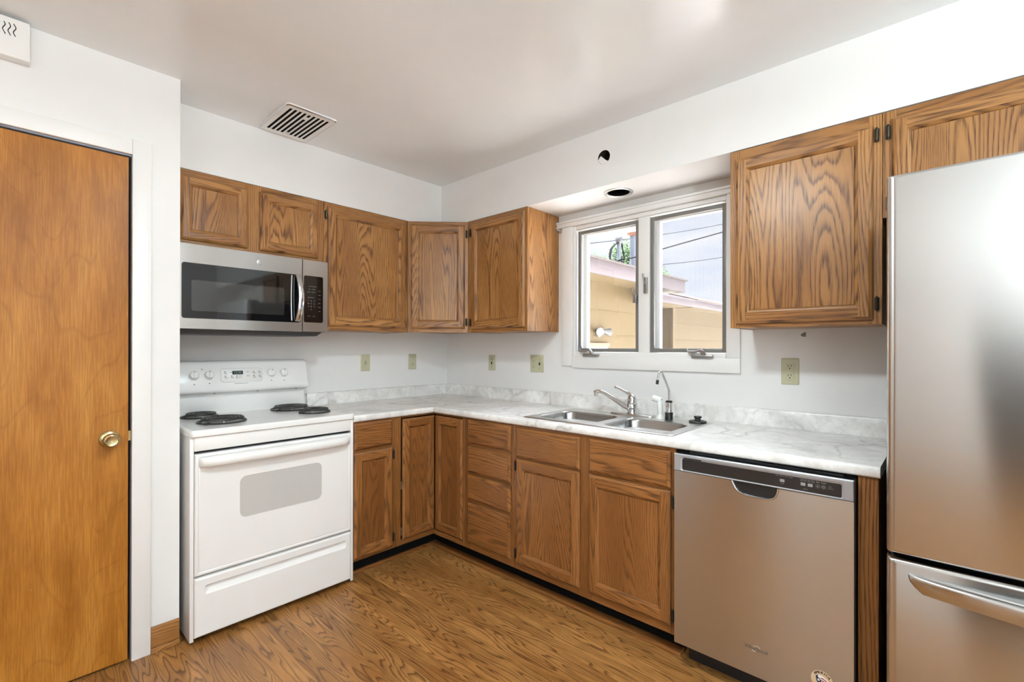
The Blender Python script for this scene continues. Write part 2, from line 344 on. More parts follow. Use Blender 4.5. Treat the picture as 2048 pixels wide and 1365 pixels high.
# ---------------------------------------------------------------- mesh builder
class MB:
    def __init__(s): s.v = []; s.f = []; s.uv = []; s.m = []
    def add(s, verts, faces, uvs=None, m=0, X=None):
        o = len(s.v)
        for p in verts: s.v.append(tuple(X @ Vector(p)) if X is not None else tuple(p))
        for i, f in enumerate(faces):
            s.f.append(tuple(o + k for k in f)); s.m.append(m)
            s.uv.append(uvs[i] if uvs else [(0.0, 0.0)] * len(f))
    def box(s, x0, x1, y0, y1, z0, z1, g='z', m=0, X=None):
        x0, x1 = min(x0, x1), max(x0, x1); y0, y1 = min(y0, y1), max(y0, y1); z0, z1 = min(z0, z1), max(z0, z1)
        V = [(x, y, z) for z in (z0, z1) for y in (y0, y1) for x in (x0, x1)]
        F = [(0, 2, 3, 1), (4, 5, 7, 6), (0, 1, 5, 4), (2, 6, 7, 3), (0, 4, 6, 2), (1, 3, 7, 5)]
        A = [(0, 1), (0, 1), (0, 2), (0, 2), (1, 2), (1, 2)]
        gi = 'xyz'.index(g); ou, ov = rng.uniform(0, 60), rng.uniform(0, 60)
        U = []
        for f, (a, b) in zip(F, A):
            if gi == a: a, b = b, a
            if gi != b: pass
            U.append([(V[k][a] + ou, V[k][b] + ov) for k in f])
        s.add(V, F, U, m, X); return s
    def lathe(s, prof, seg=20, X=None, m=0, cap=True):
        V = []; F = []
        for (r, z) in prof:
            for k in range(seg):
                a = 2 * PI * k / seg; V.append((r * math.cos(a), r * math.sin(a), z))
        for i in range(len(prof) - 1):
            for k in range(seg):
                F.append((i * seg + k, i * seg + (k + 1) % seg, (i + 1) * seg + (k + 1) % seg, (i + 1) * seg + k))
        if cap:
            F.append(tuple(reversed(range(seg)))); F.append(tuple((len(prof) - 1) * seg + k for k in range(seg)))
        s.add(V, F, None, m, X); return s
    def cyl(s, p0, p1, r, seg=14, m=0): return s.tube([p0, p1], r, seg, m)
    def tube(s, pts, r, seg=10, m=0, closed=False):
        P = [Vector(p) for p in pts]; n = len(P); V = []; F = []
        prev = None
        for i in range(n):
            if closed: t = P[(i + 1) % n] - P[i - 1]
            else: t = (P[min(i + 1, n - 1)] - P[max(i - 1, 0)])
            t.normalize()
            if prev is None:
                a = Vector((0, 0, 1)) if abs(t.z) < 0.9 else Vector((1, 0, 0)); prev = t.cross(a).normalized()
            prev = (prev - t * prev.dot(t)).normalized(); b = t.cross(prev)
            rr = r[i] if hasattr(r, '__len__') else r
            for k in range(seg):
                a = 2 * PI * k / seg; V.append(tuple(P[i] + prev * (rr * math.cos(a)) + b * (rr * math.sin(a))))
        for i in range(n if closed else n - 1):
            j = (i + 1) % n
            for k in range(seg): F.append((i * seg + k, i * seg + (k + 1) % seg, j * seg + (k + 1) % seg, j * seg + k))
        if not closed: F.append(tuple(reversed(range(seg)))); F.append(tuple((n - 1) * seg + k for k in range(seg)))
        s.add(V, F, None, m); return s
    def loft(s, loops, cap0=False, cap1=False, m=0, closed=True):
        n = len(loops[0]); V = [p for l in loops for p in l]; F = []
        for i in range(len(loops) - 1):
            for k in range(n if closed else n - 1):
                F.append((i * n + k, i * n + (k + 1) % n, (i + 1) * n + (k + 1) % n, (i + 1) * n + k))
        if cap0: F.append(tuple(reversed(range(n))))
        if cap1: F.append(tuple((len(loops) - 1) * n + k for k in range(n)))
        s.add(V, F, None, m); return s
    def quad(s, p, uv=None, m=0): s.add(p, [(0, 1, 2, 3)], [uv] if uv else None, m); return s
    def fill(s, outer, holes, mp, m=0):
        b = bmesh.new(); ed = []
        for lp in [outer] + list(holes):
            vs_ = [b.verts.new((p[0], p[1], 0)) for p in lp]
            for i in range(len(vs_)): ed.append(b.edges.new((vs_[i], vs_[(i + 1) % len(vs_)])))
        bmesh.ops.triangle_fill(b, edges=ed, use_beauty=True, use_dissolve=False)
        b.verts.index_update()
        s.add([mp(v.co.x, v.co.y) for v in b.verts], [tuple(v.index for v in f.verts) for f in b.faces], None, m)
        b.free(); return s
    def text(s, body, size, mp, m=0, align='CENTER', space=1.0):
        cu = bpy.data.curves.new('t', 'FONT'); cu.body = body; cu.size = size; cu.align_x = align; cu.align_y = 'CENTER'; cu.resolution_u = 2; cu.space_character = space
        o = bpy.data.objects.new('t', cu); COL.objects.link(o)
        dg = bpy.context.evaluated_depsgraph_get(); me = bpy.data.meshes.new_from_object(o.evaluated_get(dg))
        s.add([mp(v.co.x, v.co.y) for v in me.vertices], [tuple(p.vertices) for p in me.polygons], None, m)
        bpy.data.objects.remove(o); bpy.data.curves.remove(cu); bpy.data.meshes.remove(me); return s
    def each(s, name, mats, parent=None, **k):
        """one object per loose piece"""
        par = list(range(len(s.v)))
        def fd(i):
            while par[i] != i: par[i] = par[par[i]]; i = par[i]
            return i
        for f in s.f:
            for j in f[1:]: par[fd(j)] = fd(f[0])
        grp = {}
        for i, f in enumerate(s.f): grp.setdefault(fd(f[0]), []).append(i)
        out = []
        for fs in grp.values():
            b = MB(); ids = sorted({j for i in fs for j in s.f[i]}); mp = {j: n for n, j in enumerate(ids)}
            b.v = [s.v[j] for j in ids]; b.f = [tuple(mp[j] for j in s.f[i]) for i in fs]; b.uv = [s.uv[i] for i in fs]; b.m = [s.m[i] for i in fs]
            out.append(b.build(name, mats, parent, **k))
        return out
    def build(s, name, mats, parent=None, bevel=0.0, seg=2, smooth=True, label=None, kind=None, ang=40, flip=True):
        bm = bmesh.new(); vv = [bm.verts.new(p) for p in s.v]; uvl = bm.loops.layers.uv.new('UVMap')
        for f, u, m in zip(s.f, s.uv, s.m):
            try: fc = bm.faces.new([vv[k] for k in f])
            except ValueError: continue
            fc.material_index = m
            for l, t in zip(fc.loops, u): l[uvl].uv = t
        if flip: bmesh.ops.recalc_face_normals(bm, faces=bm.faces)
        if bevel:
            es = [e for e in bm.edges if len(e.link_faces) == 2 and e.calc_face_angle(0) > 0.6]
            bmesh.ops.bevel(bm, geom=es, offset=bevel, offset_type='OFFSET', segments=seg, profile=0.5, affect='EDGES', clamp_overlap=True)
        me = bpy.data.meshes.new(name); bm.to_mesh(me); bm.free()
        if smooth:
            me.polygons.foreach_set('use_smooth', [True] * len(me.polygons)); me.set_sharp_from_angle(angle=math.radians(ang))
        for x in (mats if isinstance(mats, (list, tuple)) else [mats]): me.materials.append(x)
        o = bpy.data.objects.new(name, me); COL.objects.link(o)
        if parent is not None: o.parent = parent
        if label: o['label'] = label
        if kind: o['kind'] = kind
        return o
def rrect(x0, x1, y0, y1, r, n=5):
    out = []
    for cx, cy, a0 in ((x1 - r, y1 - r, 0), (x0 + r, y1 - r, PI / 2), (x0 + r, y0 + r, PI), (x1 - r, y0 + r, 1.5 * PI)):
        for k in range(n + 1):
            a = a0 + PI / 2 * k / n; out.append((cx + r * math.cos(a), cy + r * math.sin(a)))
    return out
def circ(cx, cy, r, n=24): return [(cx + r * math.cos(2 * PI * k / n), cy + r * math.sin(2 * PI * k / n)) for k in range(n)]
def tag(o, label, cat, group=None, kind=None):
    o['label'] = label; o['category'] = cat
    if group: o['group'] = group
    if kind: o['kind'] = kind
    return o
def thing(name, label, cat, loc=(0, 0, 0), rz=0.0, group=None):
    o = bpy.data.objects.new(name, None); COL.objects.link(o); o.location = loc; o.rotation_euler = (0, 0, rz); o.empty_display_size = 0.1
    return tag(o, label, cat, group)
def spline(pts, n=6):
    P = [Vector(p) for p in pts]; out = []
    for i in range(len(P) - 1):
        p0 = P[max(i - 1, 0)]; p1 = P[i]; p2 = P[i + 1]; p3 = P[min(i + 2, len(P) - 1)]
        for k in range(n):
            t = k / n
            out.append(0.5 * ((2 * p1) + (p2 - p0) * t + (2 * p0 - 5 * p1 + 4 * p2 - p3) * t * t + (3 * p1 - p0 - 3 * p2 + p3) * t ** 3))
    out.append(P[-1]); return out
RB = -PI / 2      # things on the window wall face -x

# ================================================================ SETTING
H = 2.46; SOF = 0.318; SZ = 2.153
WY0, WY1, WZ0, WZ1 = -2.212, -1.262, 1.235, 2.066      # window opening in the window wall
mb = MB(); mb.box(-5.0, 0.15, -5.7, 0.15, -0.08, 0.0); tag(mb.build('floor', MT['floor']), 'brown wood-look sheet floor with swirling grain', 'floor', kind='structure')
mb = MB(); mb.box(-5.0, 0.15, -5.7, 0.15, H, H + 0.1); tag(mb.build('ceiling', MT['ceil']), 'plain off-white semi-gloss ceiling', 'ceiling', kind='structure')
mb = MB(); mb.box(-5.0, 0.15, 0.0, 0.15, 0, H); tag(mb.build('wall_back', MT['wall']), 'white wall behind the range and microwave', 'wall', kind='structure')
mb = MB()
mb.box(0, 0.15, -5.7, WY0, 0, H); mb.box(0, 0.15, WY1, 0, 0, H); mb.box(0, 0.15, WY0, WY1, 0, WZ0); mb.box(0, 0.15, WY0, WY1, WZ1, H)
tag(mb.build('wall_right', MT['wall']), 'white wall with the kitchen window over the sink', 'wall', kind='structure')
CX, CY = -1.961, -0.555                                   # corner of the closet wall
DX0, DX1, DZ = -2.945, -2.122, 2.080
mb = MB()
mb.box(DX1 - 0.0, CX, CY, CY + 0.12, 0, H); mb.box(CX - 0.12, CX, CY + 0.12, 0, 0, H)
mb.box(DX0, DX1, CY, CY + 0.12, DZ, H); mb.box(-5.0, DX0, CY, CY + 0.12, 0, H)
tag(mb.build('wall_left', MT['wall']), 'white closet wall around the orange wooden door', 'wall', kind='structure')
# walls behind the camera: a window wall and a patio door wall
mb = MB()
mb.box(-5.12, -5.0, -5.40, -4.10, 0, 0.78); mb.box(-5.12, -5.0, -5.40, -4.10, 2.12, H); mb.box(-5.12, -5.0, -3.15, 0.15, 0, H)
mb.box(-5.12, -5.0, -5.7, -5.40, 0, H); mb.box(-5.12, -5.0, -3.95, -3.15, 2.05, H); mb.box(-5.12, -5.0, -4.10, -3.95, 0, H)
tag(mb.build('wall_far', MT['wall']), 'white wall with an added dark doorway at the far side of the room', 'wall', kind='structure')
mb = MB()
mb.box(-5.0, -3.8, -5.72, -5.6, 0, H); mb.box(-1.4, 0.15, -5.72, -5.6, 0, H); mb.box(-3.8, -1.4, -5.72, -5.6, 2.1, H)
tag(mb.build('wall_front', MT['wall']), 'white wall with the patio door behind the camera', 'wall', kind='structure')
r = bpy.data.objects.new('window_2', None); COL.objects.link(r); r.location = (-5.06, -4.75, 0.78); tag(r, 'white framed window of the far wall', 'window', kind='structure')
mb = MB()
for a in ((-0.65, -0.60, 0, 1.34), (0.60, 0.65, 0, 1.34), (-0.02, 0.02, 0, 1.34)): mb.box(-0.03, 0.03, a[0], a[1], a[2], a[3])
mb.box(-0.03, 0.03, -0.65, 0.65, 0, 0.05); mb.box(-0.03, 0.03, -0.65, 0.65, 1.29, 1.34); mb.build('frame', MT['trim'], r)
mb = MB(); mb.box(-0.004, 0.004, -0.61, 0.61, 0.04, 1.30); mb.build('pane', MT['glass'], r)
r = bpy.data.objects.new('door_2', None); COL.objects.link(r); r.location = (-2.6, -5.66, 0); tag(r, 'white framed sliding glass patio door', 'door', kind='structure')
mb = MB()
for a in (-1.2, -0.04, 1.12): mb.box(a, a + 0.08, -0.03, 0.03, 0.0, 2.1)
mb.box(-1.2, 1.2, -0.03, 0.03, 0, 0.09); mb.box(-1.2, 1.2, -0.03, 0.03, 2.02, 2.1); mb.build('frame', MT['trim'], r)
mb = MB(); mb.box(-1.13, 1.13, -0.004, 0.004, 0.08, 2.03); mb.build('pane', MT['glass'], r)

mb = MB()
mb.box(-7.5, -7.48, -4.05, -2.9, 0, H); mb.box(-7.5, -5.12, -2.92, -2.9, 0, H); mb.box(-7.5, -5.12, -4.05, -4.03, 0, H); mb.box(-7.5, -5.12, -4.05, -2.9, 2.2, 2.22); mb.box(-7.5, -5.0, -4.05, -2.9, -0.05, 0)
tag(mb.build('wall_added_hall', MT['darkgray']), 'hallway added beyond the far doorway, coloured dark for reflections', 'wall', kind='structure')  # unseen hall, added and coloured dark to darken the refrigerator's reflection
r = bpy.data.objects.new('added_door', None); COL.objects.link(r); r.location = (-5.0, -1.25, 0); tag(r, 'flat wooden door added on the far wall to tint reflections', 'door', kind='structure')  # unseen door, added so brown shows in the dishwasher's reflection
mb = MB(); mb.box(0.001, 0.02, -0.42, 0.42, 0.01, 2.03); mb.build('door_slab', MT['birch'], r)
mb = MB(); mb.box(0.001, 0.018, -0.50, -0.425, 0, 2.1); mb.box(0.001, 0.018, 0.425, 0.50, 0, 2.1); mb.box(0.001, 0.018, -0.425, 0.425, 2.035, 2.1); mb.build('casing', MT['trim'], r)
# soffit above the wall cabinets, with a cut hole in its face and one in its underside
HOLE = (-1.683, 2.306, 0.037); CAN = (-0.168, -1.684, 0.062)
mb = MB()
mb.quad([(CX, -SOF, SZ), (-SOF, -SOF, SZ), (-SOF, -SOF, H), (CX, -SOF, H)])
mb.quad([(CX, -SOF, SZ), (-SOF, -SOF, SZ), (0, 0, SZ), (CX, 0, SZ)])
mb.fill([(-5.7, SZ), (-SOF, SZ), (-SOF, H), (-5.7, H)], [circ(HOLE[0], HOLE[1], HOLE[2])], lambda a, b: (-SOF, a, b))
mb.fill([(-SOF, -SOF), (0, 0), (0, -5.7), (-SOF, -5.7)], [circ(CAN[0], CAN[1], CAN[2], 32)], lambda a, b: (a, b, SZ))
tag(mb.build('wall_soffit', MT['wall'], smooth=False), 'white boxed soffit above the wall cabinets and the window', 'wall', kind='structure')
t = thing('wall_hole', 'ragged dark hole with a drooping flap cut in the soffit above the window', 'hole', (-SOF, HOLE[0], HOLE[1]))
X = Matrix.Rotation(PI / 2, 4, 'Y')
mb = MB(); mb.lathe([(HOLE[2] + 0.001, 0.0), (HOLE[2] + 0.001, 0.07), (0.001, 0.07)], 24, X, cap=False); mb.build('cavity', MT['shade'], t)
mb = MB()
fl = [(-0.026, -0.026), (-0.012, -0.036), (0.008, -0.037), (0.026, -0.026), (0.036, -0.008), (0.030, 0.004), (0.021, 0.012), (-0.002, -0.010), (-0.016, -0.022)]
mb.loft([[(-0.001 + 0.004 * max(0, z + 0.02) / 0.03, y, z) for y, z in fl], [(0.006, y, z) for y, z in fl]], True, True); mb.build('flap', MT['wall'], t)

# recessed ceiling can in the soffit
t = thing('recessed_light', 'empty round recessed light can with a silver trim ring under the soffit', 'light', (CAN[0], CAN[1], SZ))
mb = MB(); mb.lathe([(0.061, 0.0), (0.064, -0.004), (0.072, -0.006), (0.080, -0.003), (0.081, 0.0)], 40, cap=False); mb.build('trim_ring', MT['nickel'], t)
mb = MB(); mb.lathe([(0.061, 0.0), (0.060, 0.20), (0.001, 0.20)], 32, cap=False); mb.build('can', MT['blackmatte'], t)

# closet door (door_1) with casing (trim_1)
r = bpy.data.objects.new('door_1', None); COL.objects.link(r); r.location = (-2.535, CY, 0); tag(r, 'orange varnished flat wooden closet door with a brass knob', 'door', kind='structure')
mb = MB(); mb.box(-0.398, 0.398, 0.002, 0.037, 0.008, 2.068); mb.build('door_slab', MT['birch'], r, 0.0015, 1)
mb = MB(); X = Matrix.Translation((0.338, 0.002, 0.920)) @ Matrix.Rotation(PI / 2, 4, 'X')
mb.lathe([(0.033, 0.0), (0.033, 0.003), (0.029, 0.007), (0.014, 0.010), (0.011, 0.018), (0.011, 0.030), (0.018, 0.034), (0.025, 0.040), (0.028, 0.048), (0.0275, 0.054), (0.024, 0.060), (0.020, 0.0615), (0.017, 0.060), (0.001, 0.0595)], 32, X)
k = mb.build('knob', MT['brass'], r, label='round aged brass knob')
mb = MB(); mb.box(0.3985, 0.4065, 0.004, 0.034, 0.905, 0.945); mb.build('strike_plate', MT['brass'], r)
mb = MB()
mb.box(DX1 - 0.0005, DX1 - 0.0065, CY - 0.001, CY + 0.10, 0, DZ); mb.box(DX0 + 0.0005, DX0 + 0.0065, CY - 0.001, CY + 0.10, 0, DZ); mb.box(DX0, DX1, CY - 0.001, CY + 0.10, DZ - 0.0065, DZ)
jamb = mb
r = bpy.data.objects.new('trim_1', None); COL.objects.link(r); r.location = (-2.535, CY, 0); tag(r, 'white flat casing around the closet door', 'door casing', kind='structure')
sh = MB(); sh.v = [(x + 2.535, y - CY, z) for x, y, z in jamb.v]; sh.f, sh.uv, sh.m = jamb.f, jamb.uv, jamb.m
sh.build('jamb', MT['bluegray'], r)
mb = MB()
mb.box(0.407, 0.471, -0.016, 0.0, 0.0, 2.143); mb.box(-0.471, -0.407, -0.016, 0.0, 0.0, 2.143); mb.box(-0.407, 0.407, -0.016, 0.0, 2.079, 2.143)
mb.build('casing', MT['trim'], r, 0.003)
mb = MB(); mb.box(-2.0635, CX - 0.001, CY - 0.012, CY, 0.022, 0.108, 'x'); mb.box(-2.0635, CX - 0.001, CY - 0.018, CY, 0.0, 0.021, 'x')
tag(mb.build('baseboard_left', MT['oakx'], None, 0.002), 'short oak baseboard between the closet casing and the range', 'baseboard', kind='structure')
mb = MB()
mb.box(-1.16, -0.533, -0.533, -0.553, 0.0, 0.020, 'x'); mb.box(-0.533, -0.583, -0.553, -2.215, 0.0, 0.019, 'y')
tag(mb.build('baseboard_back', MT['oakd'], None, 0.004), 'thin dark wood shoe moulding along the base cabinets', 'moulding', kind='structure')

# ---------------------------------------------------------------- kitchen window (window_1)
r = bpy.data.objects.new('window_1', None); COL.objects.link(r); r.location = (0, -1.737, WZ0); tag(r, 'white double casement window with grey sash frames over the sink', 'window', kind='structure')
def wbox(mb, x0, x1, y0, y1, z0, z1): mb.box(x0, x1, y0 + 1.737, y1 + 1.737, z0 - WZ0, z1 - WZ0)
mb = MB()
wbox(mb, -0.018, 0, -1.262, -1.180, 1.174, 2.066); wbox(mb, -0.018, 0, -2.276, -2.212, 1.236, 2.066); wbox(mb, -0.018, 0, -2.276, -1.262, 1.162, 1.236)
mb.build('casing', MT['trim'], r, 0.003)
mb = MB(); wbox(mb, -0.024, 0, -2.300, -1.136, 2.066, 2.106); wbox(mb, -0.032, 0, -2.300, -1.136, 2.092, 2.106); mb.build('head_trim', MT['trim'], r, 0.003)
mb = MB()
wbox(mb, -0.006, 0.15, -1.284, -1.2625, WZ0, WZ1); wbox(mb, -0.006, 0.15, -2.2115, -2.206, WZ0, WZ1)
wbox(mb, -0.006, 0.15, -2.206, -1.284, WZ1 - 0.026, WZ1 - 0.0005); wbox(mb, -0.012, 0.17, -2.206, -1.284, WZ0 + 0.0005, 1.262)
wbox(mb, -0.004, 0.15, -1.788, -1.719, 1.262, WZ1 - 0.026)
mb.build('window_frame', MT['trim'], r, 0.003)
for (a, b, scr) in ((-1.719, -1.295, False), (-2.206, -1.790, True)):
    mb = MB(); w = 0.022
    for q in ((a, a + w, 1.264, 2.030), (b - w, b, 1.264, 2.030)): wbox(mb, 0.004, 0.020, q[0], q[1], q[2], q[3])
    wbox(mb, 0.004, 0.020, a + w, b - w, 1.264, 1.286); wbox(mb, 0.004, 0.020, a + w, b - w, 2.008, 2.030)
    o = mb.build('screen_frame', MT['sashgray'], r, 0.002)
    mb = MB(); w = 0.030
    for q in ((a, a + w, 1.264, 2.034), (b - w, b, 1.264, 2.034)): wbox(mb, 0.060, 0.095, q[0], q[1], q[2], q[3])
    wbox(mb, 0.060, 0.095, a + w, b - w, 1.264, 1.284); wbox(mb, 0.060, 0.095, a + w, b - w, 2.012, 2.034)
    s_ = mb.build('sash', MT['trim'], r, 0.002)
    mb = MB(); wbox(mb, 0.076, 0.080, a + w, b - w, 1.284, 2.012); mb.build('pane', MT['glass'], s_)
    if scr:
        mb = MB(); wbox(mb, 0.0115, 0.0121, a + 0.02, b - 0.02, 1.284, 2.010); mb.build('insect_screen', MT['screen'], o)
def crank(y):
    mb = MB(); wbox(mb, -0.034, 0.004, y - 0.055, y + 0.055, 1.236, 1.252)
    o = mb.build('crank_base', MT['crank'], r, 0.004)
    mb = MB(); pts = spline([(-0.022, y - 0.012, 1.250), (-0.030, y + 0.005, 1.274), (-0.032, y + 0.035, 1.268), (-0.036, y + 0.066, 1.268)], 5)
    mb.tube([(p[0], p[1] + 1.737, p[2] - WZ0) for p in pts], [0.010] * 6 + [0.007] * (len(pts) - 6), 8)
    p = pts[-1]; mb.tube([(p[0], p[1] + 1.737, p[2] - WZ0 - 0.004), (p[0] - 0.004, p[1] + 1.745, p[2] - WZ0 + 0.018)], 0.006, 8)
    mb.build('crank_handle', MT['crank'], o)
crank(-1.408); crank(-2.092)
def latch(y, z, h):
    mb = MB(); wbox(mb, -0.020, -0.002, y - 0.010, y + 0.010, z - h / 2, z + h / 2); mb.tube([(-0.02, y + 1.737, z - WZ0), (-0.034, y + 1.740, z - WZ0 + 0.035), (-0.036, y + 1.742, z - WZ0 + 0.065)], 0.0045, 8)
    mb.build('sash_latch', MT['crank'], r, 0.002)
latch(-1.768, 1.645, 0.09); latch(-1.702, 1.572, 0.05)
t = thing('curtain_bracket', 'small white metal curtain rod bracket at the end of the window head trim', 'bracket', (-0.018, -1.163, 2.060))
mb = MB(); mb.box(-0.004, 0.0, -0.022, 0.014, -0.016, 0.006); mb.tube([(-0.002, -0.002, -0.004), (-0.026, -0.006, -0.006), (-0.040, -0.004, 0.004)], 0.0045, 8); mb.build('bracket', MT['nickel'], t)

# ================================================================ CABINETS
RING_OUT = [(0.0, 0.0), (0.0, 0.010), (0.003, 0.0135), (0.007, 0.0162), (0.011, 0.019)]
def ringquads(mb, x0, x1, z0, z1, yb, rings, offs, m=0):
    """nested rectangles (inset, height above the back) joined by mitred strips; offs = grain offsets bottom, right, top, left"""
    def P(i, d): return [(x0 + i, yb - d, z0 + i), (x1 - i, yb - d, z0 + i), (x1 - i, yb - d, z1 - i), (x0 + i, yb - d, z1 - i)]
    for (i0, d0), (i1, d1) in zip(rings, rings[1:]):
        A, B = P(i0, d0), P(i1, d1)
        for k in range(4):
            q = [A[k], A[(k + 1) % 4], B[(k + 1) % 4], B[k]]; ou, ov = offs[k]
            if k % 2 == 0: uv = [(p[2] + p[1] + ou, p[0] + ov) for p in q]
            else: uv = [(p[0] + p[1] + ou, p[2] + ov) for p in q]
            mb.quad(q, uv, m)
def offs(n): return [(rng.uniform(0, 60), rng.uniform(0, 60)) for _ in range(n)]
def panel_door(parent, name, x0, x1, z0, z1, yb, fw=0.055, rail=None, mf=None, mp=None, hinges=(), hz=(), label=None):
    mf = mf or MT['oak']; mp = mp or MT['oak']
    rail = rail or fw; T = 0.019; e = 0.011; of = offs(4); mb = MB()
    ringquads(mb, x0, x1, z0, z1, yb, RING_OUT, of)
    y = yb - T
    mb.quad([(x0 + e, y, z0 + e), (x0 + fw, y, z0 + e), (x0 + fw, y, z1 - e), (x0 + e, y, z1 - e)], [(a + of[3][0], b + of[3][1]) for a, b in ((x0 + e, z0), (x0 + fw, z0), (x0 + fw, z1), (x0 + e, z1))])
    mb.quad([(x1 - fw, y, z0 + e), (x1 - e, y, z0 + e), (x1 - e, y, z1 - e), (x1 - fw, y, z1 - e)], [(a + of[1][0], b + of[1][1]) for a, b in ((x1 - fw, z0), (x1 - e, z0), (x1 - e, z1), (x1 - fw, z1))])
    for (za, zb_, o_) in ((z0 + e, z0 + rail, of[0]), (z1 - rail, z1 - e, of[2])):
        mb.quad([(x0 + fw, y, za), (x1 - fw, y, za), (x1 - fw, y, zb_), (x0 + fw, y, zb_)], [(b + o_[0], a + o_[1]) for a, b in ((x0 + fw, za), (x1 - fw, za), (x1 - fw, zb_), (x0 + fw, zb_))])
    inner = [(0.0, 0.019), (0.002, 0.0168), (0.005, 0.0160), (0.0055, 0.0140), (0.009, 0.0125), (0.012, 0.0095), (0.0128, 0.0060), (0.0140, 0.0060)]
    ringquads(mb, x0 + fw, x1 - fw, z0 + rail, z1 - rail, yb, inner, of)
    mb.box(x0 + 0.002, x1 - 0.002, yb - 0.004, yb - 0.0005, z0 + 0.002, z1 - 0.002)
    d = mb.build(name, mf, parent, smooth=False, label=label)
    pb = MB(); o = offs(1)[0]; i = 0.013; a0, a1, b0, b1 = x0 + fw + i, x1 - fw - i, z0 + rail + i, z1 - rail - i
    pb.box(a0, a1, yb - 0.0095, yb - 0.0045, b0, b1, 'z'); pb.build('door_panel', mp, d, smooth=False)
    for hx in hinges:
        for z in hz: hinge(d, hx, yb, z)
    return d
def hinge(parent, hx, yb, z, h=0.062):
    hb = MB(); hb.box(hx - 0.007, hx + 0.007, yb - 0.004, yb - 0.0005, z - h * 0.38, z + h * 0.38); hb.tube([(hx, yb - 0.009, z - h * 0.32), (hx, yb - 0.009, z + h * 0.32)], 0.0055, 8)
    hb.lathe([(0.001, h * 0.32), (0.004, h * 0.36), (0.003, h * 0.42), (0.0008, h * 0.46)], 8, Matrix.Translation((hx, yb - 0.009, z))); hb.lathe([(0.0008, -h * 0.46), (0.003, -h * 0.42), (0.004, -h * 0.36), (0.001, -h * 0.32)], 8, Matrix.Translation((hx, yb - 0.009, z)))
    hb.build('hinge', MT['hinge'], parent)
def slab_front(parent, x0, x1, z0, z1, yb, m):
    mb = MB(); of = offs(1) * 4
    R = [(0.0, 0.0), (0.0, 0.009), (0.003, 0.0125), (0.008, 0.0155), (0.0125, 0.0165), (0.0135, 0.019)]
    x_, z_ = R[-1][0], 0.019
    # one board: horizontal grain everywhere
    def P(i, d): return [(x0 + i, yb - d, z0 + i), (x1 - i, yb - d, z0 + i), (x1 - i, yb - d, z1 - i), (x0 + i, yb - d, z1 - i)]
    o = of[0]
    for (i0, d0), (i1, d1) in zip(R, R[1:]):
        A, B = P(i0, d0), P(i1, d1)
        for k in range(4):
            q = [A[k], A[(k + 1) % 4], B[(k + 1) % 4], B[k]]; mb.quad(q, [(p[2] + p[1] + o[0], p[0] + o[1]) for p in q])
    q = P(R[-1][0], 0.019); mb.quad(q, [(p[2] + o[0], p[0] + o[1]) for p in q])
    mb.box(x0 + 0.002, x1 - 0.002, yb - 0.004, yb - 0.0005, z0 + 0.002, z1 - 0.002)
    return mb.build('drawer', m, parent, smooth=False)
def face_frame(parent, x0, x1, z0, z1, yf, stiles, rails, m, t=0.019):
    """stiles: list of (xa, xb); rails: list of (xa, xb, za, zb)"""
    mb = MB()
    for a, b in stiles: mb.box(a, b, yf, yf + t, z0, z1, 'z')
    for a, b, c, d in rails: mb.box(a, b, yf + 0.0004, yf + t, c, d, 'x')
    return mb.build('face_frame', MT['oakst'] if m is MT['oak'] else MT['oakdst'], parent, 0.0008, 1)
def carcass(parent, x0, x1, yd, z0, z1, m, yf=-0.30, name='cabinet_body'):
    mb = MB(); t = 0.012
    mb.box(x0, x0 + t, yf, yd, z0, z1, 'z'); mb.box(x1 - t, x1, yf, yd, z0, z1, 'z')
    mb.box(x0 + t, x1 - t, yf, yd, z0 + 0.002, z0 + 0.024, 'x'); mb.box(x0 + t, x1 - t, yf, yd, z1 - t, z1, 'x'); mb.box(x0 + t, x1 - t, yd - 0.006, yd, z0 + 0.024, z1 - t, 'x')
    return mb.build(name, m, parent)
UG = 'oak wall cabinets'; BG = 'oak base cabinets'
UF = 0.318
def wall_cabinet(label, loc, rz, w, z0, z1, doors, fw=0.038, mid=False, dfw=0.043, rail=0.046):
    t = thing('wall_cabinet', label, 'cabinet', loc, rz, UG)
    h = z1 - z0
    carcass(t, 0.0008, w - 0.0008, -0.002, 0, h, MT['oak'], -UF + 0.0195)
    st = [(0.0005, fw), (w - fw, w - 0.0005)]
    if mid: st.append((mid[0], mid[1]))
    rl = []
    xs = sorted(st)
    for (a, b), (c, d) in zip(xs, xs[1:]): rl += [(b, c, 0, 0.042), (b, c, h - 0.042, h)]
    face_frame(t, 0, w, 0, h, -UF, st, rl, MT['oak'])
    for (a, b, za, zb_, hx, hz) in doors:
        panel_door(t, 'door', a, b, za - z0, zb_ - z0, -UF, dfw, rail, hinges=hx, hz=[z - z0 for z in hz])
    return t
